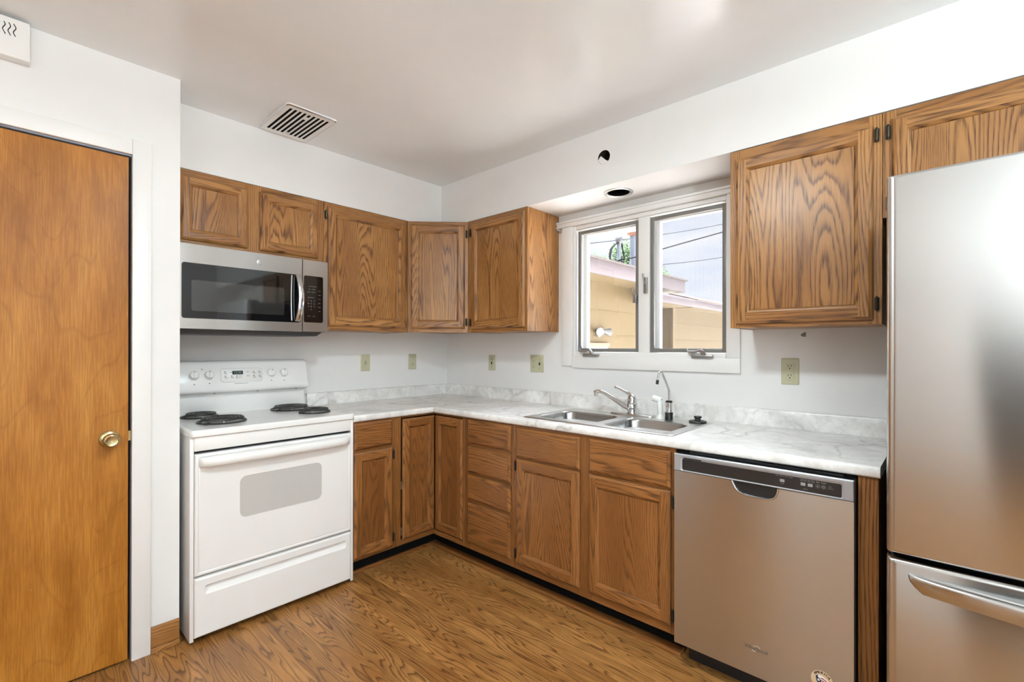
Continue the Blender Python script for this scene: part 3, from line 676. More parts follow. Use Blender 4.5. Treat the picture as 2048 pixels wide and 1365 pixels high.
# wall cabinets
wall_cabinet('short two-door oak wall cabinet directly above the microwave', (-1.960, 0, 1.786), 0, 0.760, 1.786, 2.151,
             [(0.050, 0.346, 1.809, 2.122, (), ()), (0.407, 0.723, 1.808, 2.121, (), ())], 0.042, (0.346 - 0.008, 0.407 + 0.008), 0.036, 0.040)
wall_cabinet('tall single-door oak wall cabinet between the microwave and the corner cabinet', (-1.1995, 0, 1.392), 0, 0.589, 1.392, 2.151,
             [(0.023, 0.568, 1.420, 2.126, (0.012,), (2.075, 1.47))], 0.04)
wall_cabinet('oak wall cabinet whose bare side panel faces the window', (0, -0.610, 1.392), RB, 0.537, 1.392, 2.151,
             [(0.042, 0.522, 1.417, 2.128, (0.030,), (2.07, 1.46))], 0.04)
wall_cabinet('oak wall cabinet on the far side of the window from the corner, beside the refrigerator', (0, -2.327, 1.376), RB, 0.532, 1.376, 2.149,
             [(0.027, 0.504, 1.394, 2.108, (0.516,), (2.072, 1.452))], 0.04)
wall_cabinet('short oak wall cabinet above the refrigerator', (0, -2.8595, 1.764), RB, 0.940, 1.764, 2.149,
             [(0.027, 0.415, 1.788, 2.116, (0.0165,), (2.072, 1.815)), (0.525, 0.913, 1.788, 2.116, (0.927,), (2.072, 1.83))], 0.04, (0.45, 0.49))
# diagonal corner wall cabinet
t = thing('wall_cabinet', 'diagonal corner oak wall cabinet with a narrow door', 'cabinet', (-0.61, -UF, 1.392), -PI / 4, UG)
L = (0.61 - UF) * math.sqrt(2)
hh = 2.151 - 1.392
mb = MB(); c45 = lambda x, y: tuple((Matrix.Rotation(PI / 4, 3, 'Z') @ Vector((x + 0.61, y + UF, 0)))[:2])
poly = [(-0.608, -UF + 0.028), (-0.608, -0.002), (-0.002, -0.002), (-0.002, -0.608), (-UF + 0.028, -0.608)]
pl = [c45(*p) for p in poly]
mb.loft([[(x, y, 0.012) for x, y in pl], [(x, y, hh) for x, y in pl]], True, True); mb.build('cabinet_body', MT['oak'], t, smooth=False)
face_frame(t, 0, L, 0, hh, -0.0005, [(0.001, 0.036), (L - 0.036, L - 0.001)], [(0.036, L - 0.036, 0, 0.042), (0.036, L - 0.036, hh - 0.042, hh)], MT['oak'])
panel_door(t, 'door', 0.026, L - 0.022, 0.026, hh - 0.026, -0.0005, 0.042, 0.046, mf=MT['oak'], hinges=(L - 0.012,), hz=(hh - 0.085, 0.072))

# base cabinets
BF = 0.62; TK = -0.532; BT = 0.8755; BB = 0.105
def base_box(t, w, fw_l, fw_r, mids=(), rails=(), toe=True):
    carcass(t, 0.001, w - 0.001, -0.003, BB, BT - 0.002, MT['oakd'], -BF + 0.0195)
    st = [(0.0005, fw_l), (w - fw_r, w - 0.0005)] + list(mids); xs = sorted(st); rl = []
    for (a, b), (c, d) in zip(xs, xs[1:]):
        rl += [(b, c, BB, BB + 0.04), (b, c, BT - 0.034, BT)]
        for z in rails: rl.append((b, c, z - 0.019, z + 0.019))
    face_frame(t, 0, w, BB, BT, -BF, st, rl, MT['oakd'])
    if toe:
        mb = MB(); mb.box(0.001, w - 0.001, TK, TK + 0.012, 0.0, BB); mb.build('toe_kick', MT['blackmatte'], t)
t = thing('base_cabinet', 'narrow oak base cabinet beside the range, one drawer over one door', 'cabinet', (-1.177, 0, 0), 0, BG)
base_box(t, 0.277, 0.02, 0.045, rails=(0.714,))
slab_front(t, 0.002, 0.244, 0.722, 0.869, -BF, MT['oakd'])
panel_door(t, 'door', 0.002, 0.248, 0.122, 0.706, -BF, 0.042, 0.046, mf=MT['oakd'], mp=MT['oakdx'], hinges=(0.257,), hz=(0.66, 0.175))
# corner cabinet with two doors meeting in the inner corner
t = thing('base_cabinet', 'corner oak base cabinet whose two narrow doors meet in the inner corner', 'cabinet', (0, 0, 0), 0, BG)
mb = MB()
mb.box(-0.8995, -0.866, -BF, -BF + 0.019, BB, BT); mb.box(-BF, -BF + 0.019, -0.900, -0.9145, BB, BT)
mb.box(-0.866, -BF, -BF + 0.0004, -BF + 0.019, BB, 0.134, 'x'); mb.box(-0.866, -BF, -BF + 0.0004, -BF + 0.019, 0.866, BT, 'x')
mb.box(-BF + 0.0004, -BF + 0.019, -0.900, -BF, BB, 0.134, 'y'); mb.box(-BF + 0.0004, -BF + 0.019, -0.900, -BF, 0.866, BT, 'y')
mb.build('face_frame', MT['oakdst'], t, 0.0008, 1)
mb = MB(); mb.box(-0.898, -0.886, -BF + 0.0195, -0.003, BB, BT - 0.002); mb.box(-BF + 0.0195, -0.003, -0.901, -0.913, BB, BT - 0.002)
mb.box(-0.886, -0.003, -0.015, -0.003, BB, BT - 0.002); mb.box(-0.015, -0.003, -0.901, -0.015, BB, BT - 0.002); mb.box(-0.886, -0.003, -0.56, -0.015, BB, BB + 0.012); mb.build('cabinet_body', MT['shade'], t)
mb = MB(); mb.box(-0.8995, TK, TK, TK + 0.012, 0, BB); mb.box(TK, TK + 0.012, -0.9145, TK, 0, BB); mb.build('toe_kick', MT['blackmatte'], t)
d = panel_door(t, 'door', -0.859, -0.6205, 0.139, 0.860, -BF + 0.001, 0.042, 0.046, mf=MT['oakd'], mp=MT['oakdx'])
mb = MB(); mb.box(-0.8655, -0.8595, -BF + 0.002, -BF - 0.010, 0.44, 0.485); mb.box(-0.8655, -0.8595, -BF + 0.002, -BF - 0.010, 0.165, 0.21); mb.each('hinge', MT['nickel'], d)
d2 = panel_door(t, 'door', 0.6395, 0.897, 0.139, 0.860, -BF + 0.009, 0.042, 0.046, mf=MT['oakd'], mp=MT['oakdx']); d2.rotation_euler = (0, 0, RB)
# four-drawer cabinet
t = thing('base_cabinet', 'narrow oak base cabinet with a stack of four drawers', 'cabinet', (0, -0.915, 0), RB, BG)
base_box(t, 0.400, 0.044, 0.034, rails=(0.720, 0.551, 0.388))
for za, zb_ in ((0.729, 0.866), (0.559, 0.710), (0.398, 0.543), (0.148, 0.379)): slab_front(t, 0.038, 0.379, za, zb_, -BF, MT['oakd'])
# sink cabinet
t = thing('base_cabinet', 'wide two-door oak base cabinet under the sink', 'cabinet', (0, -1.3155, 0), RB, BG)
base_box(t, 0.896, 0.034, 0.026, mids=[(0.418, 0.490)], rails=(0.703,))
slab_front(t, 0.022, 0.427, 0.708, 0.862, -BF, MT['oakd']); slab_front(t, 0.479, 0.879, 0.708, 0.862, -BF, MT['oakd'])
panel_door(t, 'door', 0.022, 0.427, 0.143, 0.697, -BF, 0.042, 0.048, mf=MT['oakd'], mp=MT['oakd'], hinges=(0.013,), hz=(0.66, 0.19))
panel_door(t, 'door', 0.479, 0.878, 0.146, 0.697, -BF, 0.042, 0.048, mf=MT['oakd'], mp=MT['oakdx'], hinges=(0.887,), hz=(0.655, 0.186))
# end panel beside the dishwasher
t = thing('end_panel', 'slim vertical oak end panel standing between dishwasher and refrigerator', 'cabinet panel', (0, -2.8205, 0), RB)
mb = MB(); mb.box(0.0, 0.054, -BF - 0.004, -0.003, 0.0, BT, 'z'); mb.build('panel', MT['oakdst'], t, 0.0015, 1)

# ================================================================ COUNTERTOP
t = thing('countertop', 'white marble-look laminate countertop running round the corner to the refrigerator', 'countertop', (0, 0, 0))
CT, CB, CF, CE, CL = 0.914, 0.876, -0.635, -2.879, -1.178
SX0, SX1, SY0, SY1 = -0.572, -0.098, -2.166, -1.348       # cut-out for the sink
mb = MB(); i = 0.012
mb.loft([[(CL, CF + i, CT), (CF + i, CF + i, CT), (CF + i, CE, CT)]] + [[(CL, CF + d, z), (CF + d, CF + d, z), (CF + d, CE, z)] for d, z in ((0.006, 0.9130), (0.002, 0.9095), (0.0, 0.904), (0.0, 0.884), (0.003, 0.8785), (0.010, CB))] + [[(CL, -0.001, CB), (-0.001, -0.001, CB), (-0.001, CE, CB)]], closed=False)
xa, xb = CF + i, -0.001
mb.quad([(CL, xa, CT), (xa, xa, CT), (xb, xb, CT), (CL, xb, CT)])
mb.quad([(xa, xa, CT), (xa, SY1, CT), (xb, SY1, CT), (xb, xb, CT)])
mb.quad([(xa, SY1, CT), (xa, SY0, CT), (SX0, SY0, CT), (SX0, SY1, CT)]); mb.quad([(SX1, SY1, CT), (SX1, SY0, CT), (xb, SY0, CT), (xb, SY1, CT)])
mb.quad([(xa, SY0, CT), (xa, CE, CT), (xb, CE, CT), (xb, SY0, CT)])
prof = [(i, CT), (0.006, 0.9130), (0.002, 0.9095), (0.0, 0.904), (0.0, 0.884), (0.003, 0.8785), (0.010, CB)]
mb.add([(CF + d, CE, z) for d, z in prof] + [(-0.001, CE, CB), (-0.001, CE, CT)], [tuple(range(len(prof) + 2))])
mb.add([(CL, CF + d, z) for d, z in prof] + [(CL, -0.001, CB), (CL, -0.001, CT)], [tuple(range(len(prof) + 2))])
mb.build('worktop', MT['marble'], t, ang=50)
def splash(loop_pts, name):
    mb = MB(); mb.loft(loop_pts, True, True); return mb.build(name, MT['marble'], t)
pf = [(0.0, 0.914), (0.021, 0.914), (0.021, 0.988), (0.018, 0.993), (0.012, 0.995), (0.001, 0.995)]
splash([[(CL + 0.016, -a if a else -0.001, z + 0.0004) for a, z in pf], [(-(a if a else 0.001), -(a if a else 0.001), z + 0.0004) for a, z in pf], [(-(a if a else 0.001), CE + 0.004, z + 0.0004) for a, z in pf]], 'backsplash')
mb = MB(); a = Vector((CF + 0.004, CF + 0.004, 0.9142)); b = Vector((-0.022, -0.022, 0.9142)); n_ = Vector((0.0006, -0.0006, 0))
mb.quad([tuple(a - n_), tuple(b - n_), tuple(b + n_), tuple(a + n_)]); mb.build('mitre_seam', MT['grayprint'], t)

# ---------------------------------------------------------------- sink
t = thing('kitchen_sink', 'drop-in stainless steel double-bowl sink set in the marble countertop', 'sink', (-0.335, -1.757, 0.914))
mb = MB(); out = lambda g_: rrect(-0.249 + g_, 0.247 - g_, -0.421 + g_, 0.421 - g_, 0.022, 4)
b1 = rrect(-0.205, 0.105, 0.012, 0.372, 0.062, 7); b2 = rrect(-0.205, 0.095, -0.372, -0.042, 0.062, 7)
mb.loft([[(x, y, 0.0003) for x, y in out(0.0)], [(x, y, 0.003) for x, y in out(0.002)], [(x, y, 0.0045) for x, y in out(0.009)]])
mb.fill(out(0.009), [b1, b2], lambda x, y: (x, y, 0.0045)); mb.build('rim', MT['nickel'], t, ang=60)  # lighter steel than the bowls, standing in for the bright wall's reflection
for q in ((-0.205, 0.105, 0.012, 0.372), (-0.205, 0.095, -0.372, -0.042)):
    mb = MB(); lp = []
    for g_, z, r_ in ((0, 0.0045, 0.062), (0.004, 0.001, 0.060), (0.008, -0.008, 0.058), (0.014, -0.13, 0.056), (0.022, -0.155, 0.055), (0.045, -0.168, 0.05), (0.09, -0.172, 0.03)):
        lp.append([(x, y, z) for x, y in rrect(q[0] + g_, q[1] - g_, q[2] + g_, q[3] - g_, r_, 7)])
    mb.loft(lp, False, True); o = mb.build('bowl', MT['sinksteel'], t, ang=60)
    mb = MB(); mb.lathe([(0.044, 0.001), (0.042, 0.003), (0.034, 0.001), (0.030, -0.0005)], 24, Matrix.Translation(((q[0] + q[1]) / 2, (q[2] + q[3]) / 2, -0.1715))); mb.build('drain', MT['chrome'], o)
# faucet: frame of reference sits on the sink deck, y along the wall
t = thing('faucet', 'chrome single-lever kitchen faucet behind the double sink', 'faucet', (-0.135, -1.750, 0.9188))
mb = MB(); lp = [[(x, y, z) for x, y in rrect(-0.029 + g_, 0.029 - g_, -0.133 + g_, 0.132 - g_, 0.0285 - g_, 6)] for g_, z in ((0, 0), (0, 0.004), (0.004, 0.0075), (0.010, 0.009))]
mb.loft(lp, True, True); mb.build('deck_plate', MT['chrome'], t, ang=60)
mb = MB(); mb.lathe([(0.029, 0.009), (0.028, 0.014), (0.0265, 0.018), (0.0265, 0.058), (0.0275, 0.060), (0.0275, 0.064), (0.025, 0.066), (0.0245, 0.082), (0.021, 0.100), (0.014, 0.110), (0.001, 0.113)], 24); mb.build('body', MT['chrome'], t, ang=50)
mb = MB(); P_ = spline([(-0.006, 0.010, 0.036), (-0.010, 0.045, 0.050), (-0.016, 0.110, 0.086), (-0.022, 0.165, 0.114), (-0.026, 0.200, 0.120), (-0.029, 0.222, 0.112)], 6)
mb.tube(P_, [0.0145 - 0.0045 * min(1, k / 22) for k in range(len(P_))], 12); mb.build('spout', MT['chrome'], t, ang=60)
mb = MB(); mb.lathe([(0.0095, 0.0), (0.0115, -0.002), (0.0115, -0.020), (0.009, -0.022), (0.001, -0.022)], 16, Matrix.Translation((-0.028, 0.215, 0.113))); mb.build('aerator', MT['chrome'], t)
mb = MB(); P_ = spline([(0.0, -0.004, 0.100), (-0.002, 0.010, 0.112), (-0.004, 0.034, 0.124), (-0.006, 0.066, 0.138), (-0.008, 0.092, 0.148), (-0.010, 0.102, 0.145)], 5)
mb.tube(P_, [0.013, 0.0128, 0.0125, 0.012, 0.0115, 0.011, 0.0105, 0.010, 0.0095, 0.009, 0.0086, 0.0082, 0.0078, 0.0075, 0.0072, 0.007, 0.0068, 0.0066, 0.0066, 0.007, 0.0075, 0.0075, 0.007, 0.0065, 0.006, 0.005][:len(P_)], 10); mb.build('lever_handle', MT['chrome'], t, ang=60)
t = thing('spray_hose_head', 'white plastic side sprayer standing beside the chrome faucet', 'sprayer', (-0.158, -1.925, 0.9188))
mb = MB(); mb.lathe([(0.025, 0.0), (0.024, 0.004), (0.015, 0.018), (0.013, 0.024)], 20); mb.build('holder', MT['whitep'], t, ang=50)
mb = MB(); P_ = spline([(0, 0, 0.020), (0, 0.0, 0.05), (0, 0.001, 0.075), (0, 0.004, 0.092), (0, 0.012, 0.100)], 5); mb.tube(P_, [0.0125 + 0.0025 * math.sin(k / 20 * PI) for k in range(len(P_))], 14)
X = Matrix.Translation((0, 0.004, 0.098)) @ Matrix.Rotation(-1.35, 4, 'X')
mb.lathe([(0.010, -0.012), (0.0145, -0.006), (0.0155, 0.006), (0.0165, 0.022), (0.0175, 0.034), (0.015, 0.037), (0.001, 0.036)], 18, X); mb.build('sprayer', MT['whitep'], t, ang=50)
t = thing('filtered_water_tap', 'slim chrome drinking-water tap with a black base on the sink deck', 'tap', (-0.155, -1.972, 0.9188))
mb = MB(); mb.lathe([(0.0195, 0), (0.0195, 0.024), (0.0205, 0.026), (0.0205, 0.036), (0.0165, 0.038)], 20); mb.build('base', MT['black'], t)
mb = MB(); mb.lathe([(0.0165, 0.036), (0.0165, 0.088), (0.0135, 0.090)], 20); mb.lathe([(0.004, 0), (0.004, 0.010), (0.001, 0.011)], 10, Matrix.Translation((-0.016, 0, 0.060)) @ Matrix.Rotation(-PI / 2, 4, 'Y')); mb.build('body', MT['chrome'], t)
mb = MB(); mb.lathe([(0.0172, 0.088), (0.0172, 0.096), (0.012, 0.098), (0.005, 0.099)], 20); mb.build('collar', MT['black'], t)
mb = MB(); P_ = [(0, 0, 0.095), (0, 0, 0.146)] + [tuple(p) for p in spline([(-0.001, 0.001, 0.152), (-0.012, 0.010, 0.190), (-0.024, 0.021, 0.228), (-0.030, 0.026, 0.242), (-0.036, 0.031, 0.247), (-0.041, 0.035, 0.240), (-0.044, 0.038, 0.220), (-0.047, 0.040, 0.200)], 5)]
mb.tube(P_, 0.0052, 10); mb.build('spout', MT['chrome'], t, ang=60)
mb = MB(); mb.tube([(-0.0465, 0.0397, 0.204), (-0.0495, 0.042, 0.182)], 0.0072, 12); mb.build('nozzle', MT['black'], t)
t = thing('sink_stopper', 'round black rubber sink stopper lying on the corner of the sink deck', 'stopper', (-0.148, -2.118, 0.9188))
mb = MB(); mb.lathe([(0.041, 0.0), (0.0425, 0.003), (0.041, 0.007), (0.030, 0.010), (0.014, 0.012), (0.013, 0.020), (0.018, 0.023), (0.019, 0.027), (0.017, 0.031), (0.001, 0.032)], 28); mb.build('stopper', MT['black'], t, ang=35)

# ================================================================ ELECTRIC RANGE  (frame: x along the wall, y out of the wall, z up)
t = thing('electric_range', 'white freestanding electric coil-top range between the closet wall and the base cabinets', 'range', (-1.941, 0, 0))
mb = MB(); mb.box(0.013, 0.747, -0.600, -0.03, 0.055, 0.895); mb.build('oven_body', MT['black'], t)
mb = MB()
for a in (0.0, 0.748):
    x0_, x1_ = (a, a + 0.015) if a == 0 else (a - 0.003, a + 0.012)
    mb = MB(); mb.loft([[(x, y, z) for x, y in ((a, -0.03), (a + 0.012, -0.03), (a + 0.012, -0.626), (x1_, -0.627), (x1_, -0.632), (x0_, -0.632), (x0_, -0.627), (a, -0.626))] for z in (0.014, 0.898)], True, True)
    mb.build('side_panel', MT['white'], t, 0.0015)
mb = MB()
for a in (0.06, 0.70): mb.lathe([(0.022, 0.0), (0.022, 0.012), (0.010, 0.014), (0.010, 0.056)], 14, Matrix.Translation((a, -0.50, 0))); mb.lathe([(0.022, 0.0), (0.022, 0.012), (0.010, 0.014), (0.010, 0.056)], 14, Matrix.Translation((a, -0.10, 0)))
mb.each('foot', MT['black'], t)
mb = MB(); T0 = [(x, y) for x, y in rrect(-0.002, 0.762, -0.645, -0.018, 0.016, 5)]
def ins(g_): return [(min(max(x, -0.002 + g_), 0.762 - g_), min(max(y, -0.645 + g_), -0.018 - g_)) for x, y in T0]
mb.loft([[(x, y, z) for x, y in ins(g_)] for g_, z in ((0.004, 0.898), (0.0, 0.901), (0.0, 0.919), (0.003, 0.925), (0.008, 0.9275), (0.018, 0.9275), (0.028, 0.9235), (0.05, 0.9225))], True, True); mb.build('cooktop', MT['white'], t, ang=50)
def burner(bx, by, R, turns, a0):
    mb = MB(); mb.lathe([(R + 0.011, 0.9235), (R + 0.012, 0.928), (R + 0.009, 0.931), (R + 0.004, 0.930), (R - 0.004, 0.922), (R * 0.6, 0.916), (0.001, 0.915)], 36, Matrix.Translation((bx, by, 0)), cap=False)
    o = mb.build('burner_pan', MT['coil'], t, label='dark burner pan under a coil')
    mb = MB(); n = int(turns * 30); P_ = []
    for k in range(n + 1):
        a = a0 + 2 * PI * turns * k / n; r_ = R - (R - 0.026) * k / n
        P_.append((bx + r_ * math.cos(a), by + r_ * math.sin(a), 0.9415))
    e = P_[0]; d = Vector((math.cos(a0), math.sin(a0), 0)); tail = [(e[0] + d.x * 0.03 + math.sin(a0) * 0.02, e[1] + d.y * 0.03 - math.cos(a0) * 0.02, 0.930), (e[0] + d.x * 0.008 + math.sin(a0) * 0.012, e[1] + d.y * 0.008 - math.cos(a0) * 0.012, 0.937)]
    mb.tube(tail + P_, 0.0055, 8); mb.build('coil', MT['coil'], o, ang=60)
    mb = MB()
    for k in range(3):
        a = a0 + 0.5 + k * 2 * PI / 3; c_, s_ = math.cos(a), math.sin(a); mb.tube([(bx + c_ * 0.012, by + s_ * 0.012, 0.9340), (bx + c_ * (R + 0.006), by + s_ * (R + 0.006), 0.9340)], 0.0028, 6)
    mb.build('coil_support', MT['nickel'], o)
burner(0.190, -0.400, 0.095, 4.3, 4.0); burner(0.160, -0.150, 0.072, 3.3, 3.6); burner(0.615, -0.165, 0.095, 4.3, 3.9); burner(0.655, -0.395, 0.072, 3.3, 3.6)
# backguard: lower riser, sloping console with rounded ends
mb = MB(); mb.box(0.020, 0.740, -0.070, -0.020, 0.922, 1.050); mb.build('backguard_riser', MT['white'], t, 0.004)
CP = [(-0.022, 1.040), (-0.100, 1.040), (-0.113, 1.046), (-0.116, 1.056), (-0.114, 1.070), (-0.078, 1.196), (-0.070, 1.208), (-0.056, 1.214), (-0.022, 1.214)]
mb = MB(); lp = []
for x, k in ((0.014, 0.90), (0.017, 0.97), (0.024, 1.0), (0.736, 1.0), (0.743, 0.97), (0.746, 0.90)): lp.append([(x, -0.068 + (y + 0.068) * k, 1.127 + (z - 1.127) * (k * 0.5 + 0.5)) for y, z in CP])
mb.loft(lp, True, True); mb.build('console', MT['white'], t, ang=50)
TL = math.atan2(0.036, 0.126)                       # tilt of the console face
def cpt(x, z, d=0.0):                                # point on the console face, d out of it
    y = -0.114 + (z - 1.070) * (0.036 / 0.126); return (x, y - d * math.cos(TL), z + d * math.sin(TL))
mb = MB(); 
for x, z in ((0.02, 1.048), (0.24, 1.048), (0.46, 1.048), (0.68, 1.048)): mb.box(x, x + 0.006, -0.090, -0.072, 1.036, 1.041)
mb.each('console_clip', MT['black'], t)
def on_console(x, z, d0, d1, w, h, r_=0.006):
    lo = rrect(-w / 2, w / 2, -h / 2, h / 2, r_, 3)
    return [[cpt(x + a, z + b * math.cos(TL), d) for a, b in lo] for d in (d0, d1)]
mb = MB(); lp = on_console(0.3755, 1.133, -0.001, 0.003, 0.214, 0.080, 0.014); l2 = [cpt(0.3755 + a * 0.975, 1.133 + b * math.cos(TL) * 0.93, 0.0055) for a, b in rrect(-0.107, 0.107, -0.040, 0.040, 0.014, 3)]
mb.loft(lp + [l2], True, True); cpn = mb.build('control_panel', MT['whitep'], t, ang=60)
mb = MB(); mb.loft(on_console(0.353, 1.1455, 0.005, 0.0062, 0.054, 0.021, 0.002), True, True); dsp = mb.build('clock_display', MT['black'], cpn)
mb = MB(); mb.text('12:30', 0.017, lambda a, b: cpt(0.353 + a, 1.1455 + b * math.cos(TL), 0.0066)); mb.build('clock_digits', MT['digits'], dsp, smooth=False)
mb = MB(); tx = MB()
for x, z in ((0.290, 1.151), (0.290, 1.128), (0.322, 1.128), (0.436, 1.149), (0.466, 1.149), (0.436, 1.126), (0.466, 1.126)):
    mb.loft(on_console(x, z, 0.005, 0.0064, 0.0066, 0.0044, 0.0015), True, True)
    tx.loft(on_console(x + 0.002, z - 0.0075, 0.005, 0.0058, 0.017, 0.0022, 0.0005), True, True); tx.loft(on_console(x + 0.003, z - 0.0105, 0.005, 0.0058, 0.011, 0.0016, 0.0005), True, True)
for z in (1.1285, 1.1225, 1.1165): mb.loft(on_console(0.347, z, 0.005, 0.0064, 0.0055, 0.0034, 0.0012), True, True); tx.loft(on_console(0.363, z, 0.005, 0.0058, 0.018, 0.0016, 0.0004), True, True)
for x, z in ((0.322, 1.146), (0.404, 1.148), (0.404, 1.126)): tx.loft(on_console(x, z, 0.005, 0.0058, 0.014, 0.0036, 0.0006), True, True)
tx.loft(on_console(0.372, 1.087, -0.0005, 0.0004, 0.060, 0.0026, 0.0006), True, True); tx.loft(on_console(0.337, 1.087, -0.0005, 0.0004, 0.006, 0.0046, 0.0006), True, True)
mb.each('touch_button', MT['black'], cpn); tx.each('button_print', MT['grayprint'], cpn)
mb = MB()
for x, z in ((0.183, 1.170), (0.143, 1.092), (0.213, 1.094), (0.530, 1.096), (0.602, 1.094)): mb.loft(on_console(x, z, -0.0005, 0.0006, 0.005, 0.005, 0.0015), True, True)
mb.each('console_mark', MT['black'], t)
def knob(x, z=1.137):
    X = Matrix.Translation(cpt(x, z)) @ Matrix.Rotation(PI / 2 - TL, 4, 'X')
    mb = MB(); mb.lathe([(0.0255, 0.0), (0.0255, 0.002), (0.0215, 0.0045), (0.0195, 0.020), (0.0175, 0.0225), (0.001, 0.023)], 28, X)
    mb.box(-0.0045, 0.0045, -0.0190, 0.0190, 0.022, 0.031, X=X); o = mb.build('knob', MT['whitep'], t, ang=40)
    mb = MB(); mb.box(-0.0012, 0.0012, 0.010, 0.0188, 0.031, 0.0314, X=X); mb.build('pointer', MT['black'], o)
    mb = MB()
    for k in range(9):
        a = PI * (0.15 + 1.7 * k / 8) - PI / 2 + 0.0; mb.box(0.028, 0.0305, -0.0006, 0.0006, 0.0002, 0.0006, X=X @ Matrix.Rotation(a, 4, 'Z'))
    mb.build('dial_marks', MT['grayprint'], o)
for x in (0.143, 0.213, 0.530, 0.602): knob(x)
# front: manifold strip, oven door, storage drawer
mb = MB(); mb.box(0.0155, 0.7445, -0.634, -0.601, 0.836, 0.897); mb.build('front_strip', MT['white'], t, 0.003)
mb = MB(); WN = rrect(0.194, 0.579, 0.505, 0.695, 0.028, 6)
OD = (0.0165, 0.7435, 0.294, 0.823)
o4 = lambda g_, y: [(OD[0] + g_, y, OD[2] + g_), (OD[1] - g_, y, OD[2] + g_), (OD[1] - g_, y, OD[3] - g_), (OD[0] + g_, y, OD[3] - g_)]
mb.loft([o4(0.0, -0.603), o4(0.0, -0.634), o4(0.004, -0.6395), o4(0.012, -0.641), o4(0.016, -0.6385), o4(0.020, -0.640)], True, False)
mb.fill([(p[0], p[2]) for p in o4(0.020, 0)], [WN], lambda a, b: (a, -0.640, b)); dr = mb.build('oven_door', MT['white'], t, ang=30)
mb = MB(); mb.loft([[(a, -0.640, b) for a, b in WN], [(a, -0.6385, b) for a, b in rrect(0.1955, 0.5775, 0.5065, 0.6935, 0.027, 6)]], False, True); mb.build('oven_window', MT['ovenglass'], dr)
mb = MB(); lp = []
for x, d, k in ((0.030, 0.000, 0.7), (0.033, 0.014, 0.9), (0.045, 0.030, 1.0), (0.075, 0.042, 1.0), (0.15, 0.048, 1.0), (0.38, 0.051, 1.0), (0.61, 0.048, 1.0), (0.685, 0.042, 1.0), (0.715, 0.030, 1.0), (0.727, 0.014, 0.9), (0.730, 0.0, 0.7)):
    yf = -0.6395 - d - 0.001; yb_ = -0.6395 - max(0.0, d - 0.020)
    lp.append([(x, yb_, 0.773), (x, yf + 0.008, 0.770), (x, yf + 0.002, 0.776), (x, yf, 0.786), (x, yf + 0.001, 0.798), (x, yf + 0.006, 0.806), (x, yf + 0.014, 0.810), (x, yb_, 0.808)])
mb.loft(lp, True, True); mb.build('oven_handle', MT['whitep'], dr, ang=50)
mb = MB(); SD = (0.0165, 0.7435, 0.028, 0.284); RC = rrect(0.055, 0.715, 0.207, 0.248, 0.012, 4)
o4 = lambda g_, y: [(SD[0] + g_, y, SD[2] + g_), (SD[1] - g_, y, SD[2] + g_), (SD[1] - g_, y, SD[3] - g_), (SD[0] + g_, y, SD[3] - g_)]
mb.loft([o4(0.0, -0.603), o4(0.0, -0.633), o4(0.002, -0.637), o4(0.007, -0.640)], True, False)
mb.fill([(p[0], p[2]) for p in o4(0.007, 0)], [RC], lambda a, b: (a, -0.640, b))
mb.loft([[(a, -0.640, b) for a, b in RC], [(a, -0.636 if b < 0.23 else -0.630, b) for a, b in rrect(0.060, 0.710, 0.210, 0.246, 0.011, 4)], [(a, -0.632 if b < 0.228 else -0.618, b) for a, b in rrect(0.068, 0.702, 0.218, 0.243, 0.008, 4)]], False, True)
mb.build('storage_drawer', MT['white'], t, ang=30)

# ================================================================ MICROWAVE
t = thing('microwave', 'stainless over-the-range microwave with a black glass door hung beneath the short wall cabinet', 'microwave', (-1.960, 0, 0))
FY = -0.378
mb = MB(); mb.box(0.002, 0.757, FY + 0.028, -0.003, 1.377, 1.783); mb.build('microwave_body', MT['darkgray'], t, 0.002, 1)
mb = MB(); mb.add([(0.01, -0.335, 1.377), (0.745, -0.335, 1.377), (0.745, -0.02, 1.377), (0.01, -0.02, 1.377), (0.02, -0.325, 1.354), (0.715, -0.325, 1.354), (0.715, -0.03, 1.354), (0.02, -0.03, 1.354)], [(0, 1, 2, 3), (7, 6, 5, 4), (0, 4, 5, 1), (1, 5, 6, 2), (2, 6, 7, 3), (3, 7, 4, 0)]); mb.build('underside_vent', MT['darkgray'], t)
mb = MB()
GW = rrect(0.044, 0.601, 1.427, 1.692, 0.012, 4)
mb.loft([[(x, FY + 0.027, z) for x, z in ((0.0, 1.3765), (0.611, 1.3765), (0.611, 1.783), (0.0, 1.783))], [(x, FY + 0.002, z) for x, z in ((0.0, 1.3765), (0.611, 1.3765), (0.611, 1.783), (0.0, 1.783))], [(x, FY, z) for x, z in ((0.002, 1.3785), (0.609, 1.3785), (0.609, 1.781), (0.002, 1.781))]], True, False)
mb.fill([(0.002, 1.3785), (0.609, 1.3785), (0.609, 1.781), (0.002, 1.781)], [GW], lambda a, b: (a, FY, b)); md = mb.build('door', MT['steel'], t, ang=30)
WW = rrect(0.084, 0.514, 1.463, 1.611, 0.010, 4)
mb = MB(); mb.loft([[(a, FY, b) for a, b in GW], [(a, FY + 0.002, b) for a, b in GW]]); mb.fill(GW, [WW], lambda a, b: (a, FY + 0.0012, b)); mb.build('door_glass', MT['blackgloss'], md)
mb = MB(); mb.fill(WW, [], lambda a, b: (a, FY + 0.0014, b)); mb.build('door_window', MT['mwwin'], md)
mb = MB(); lp = []
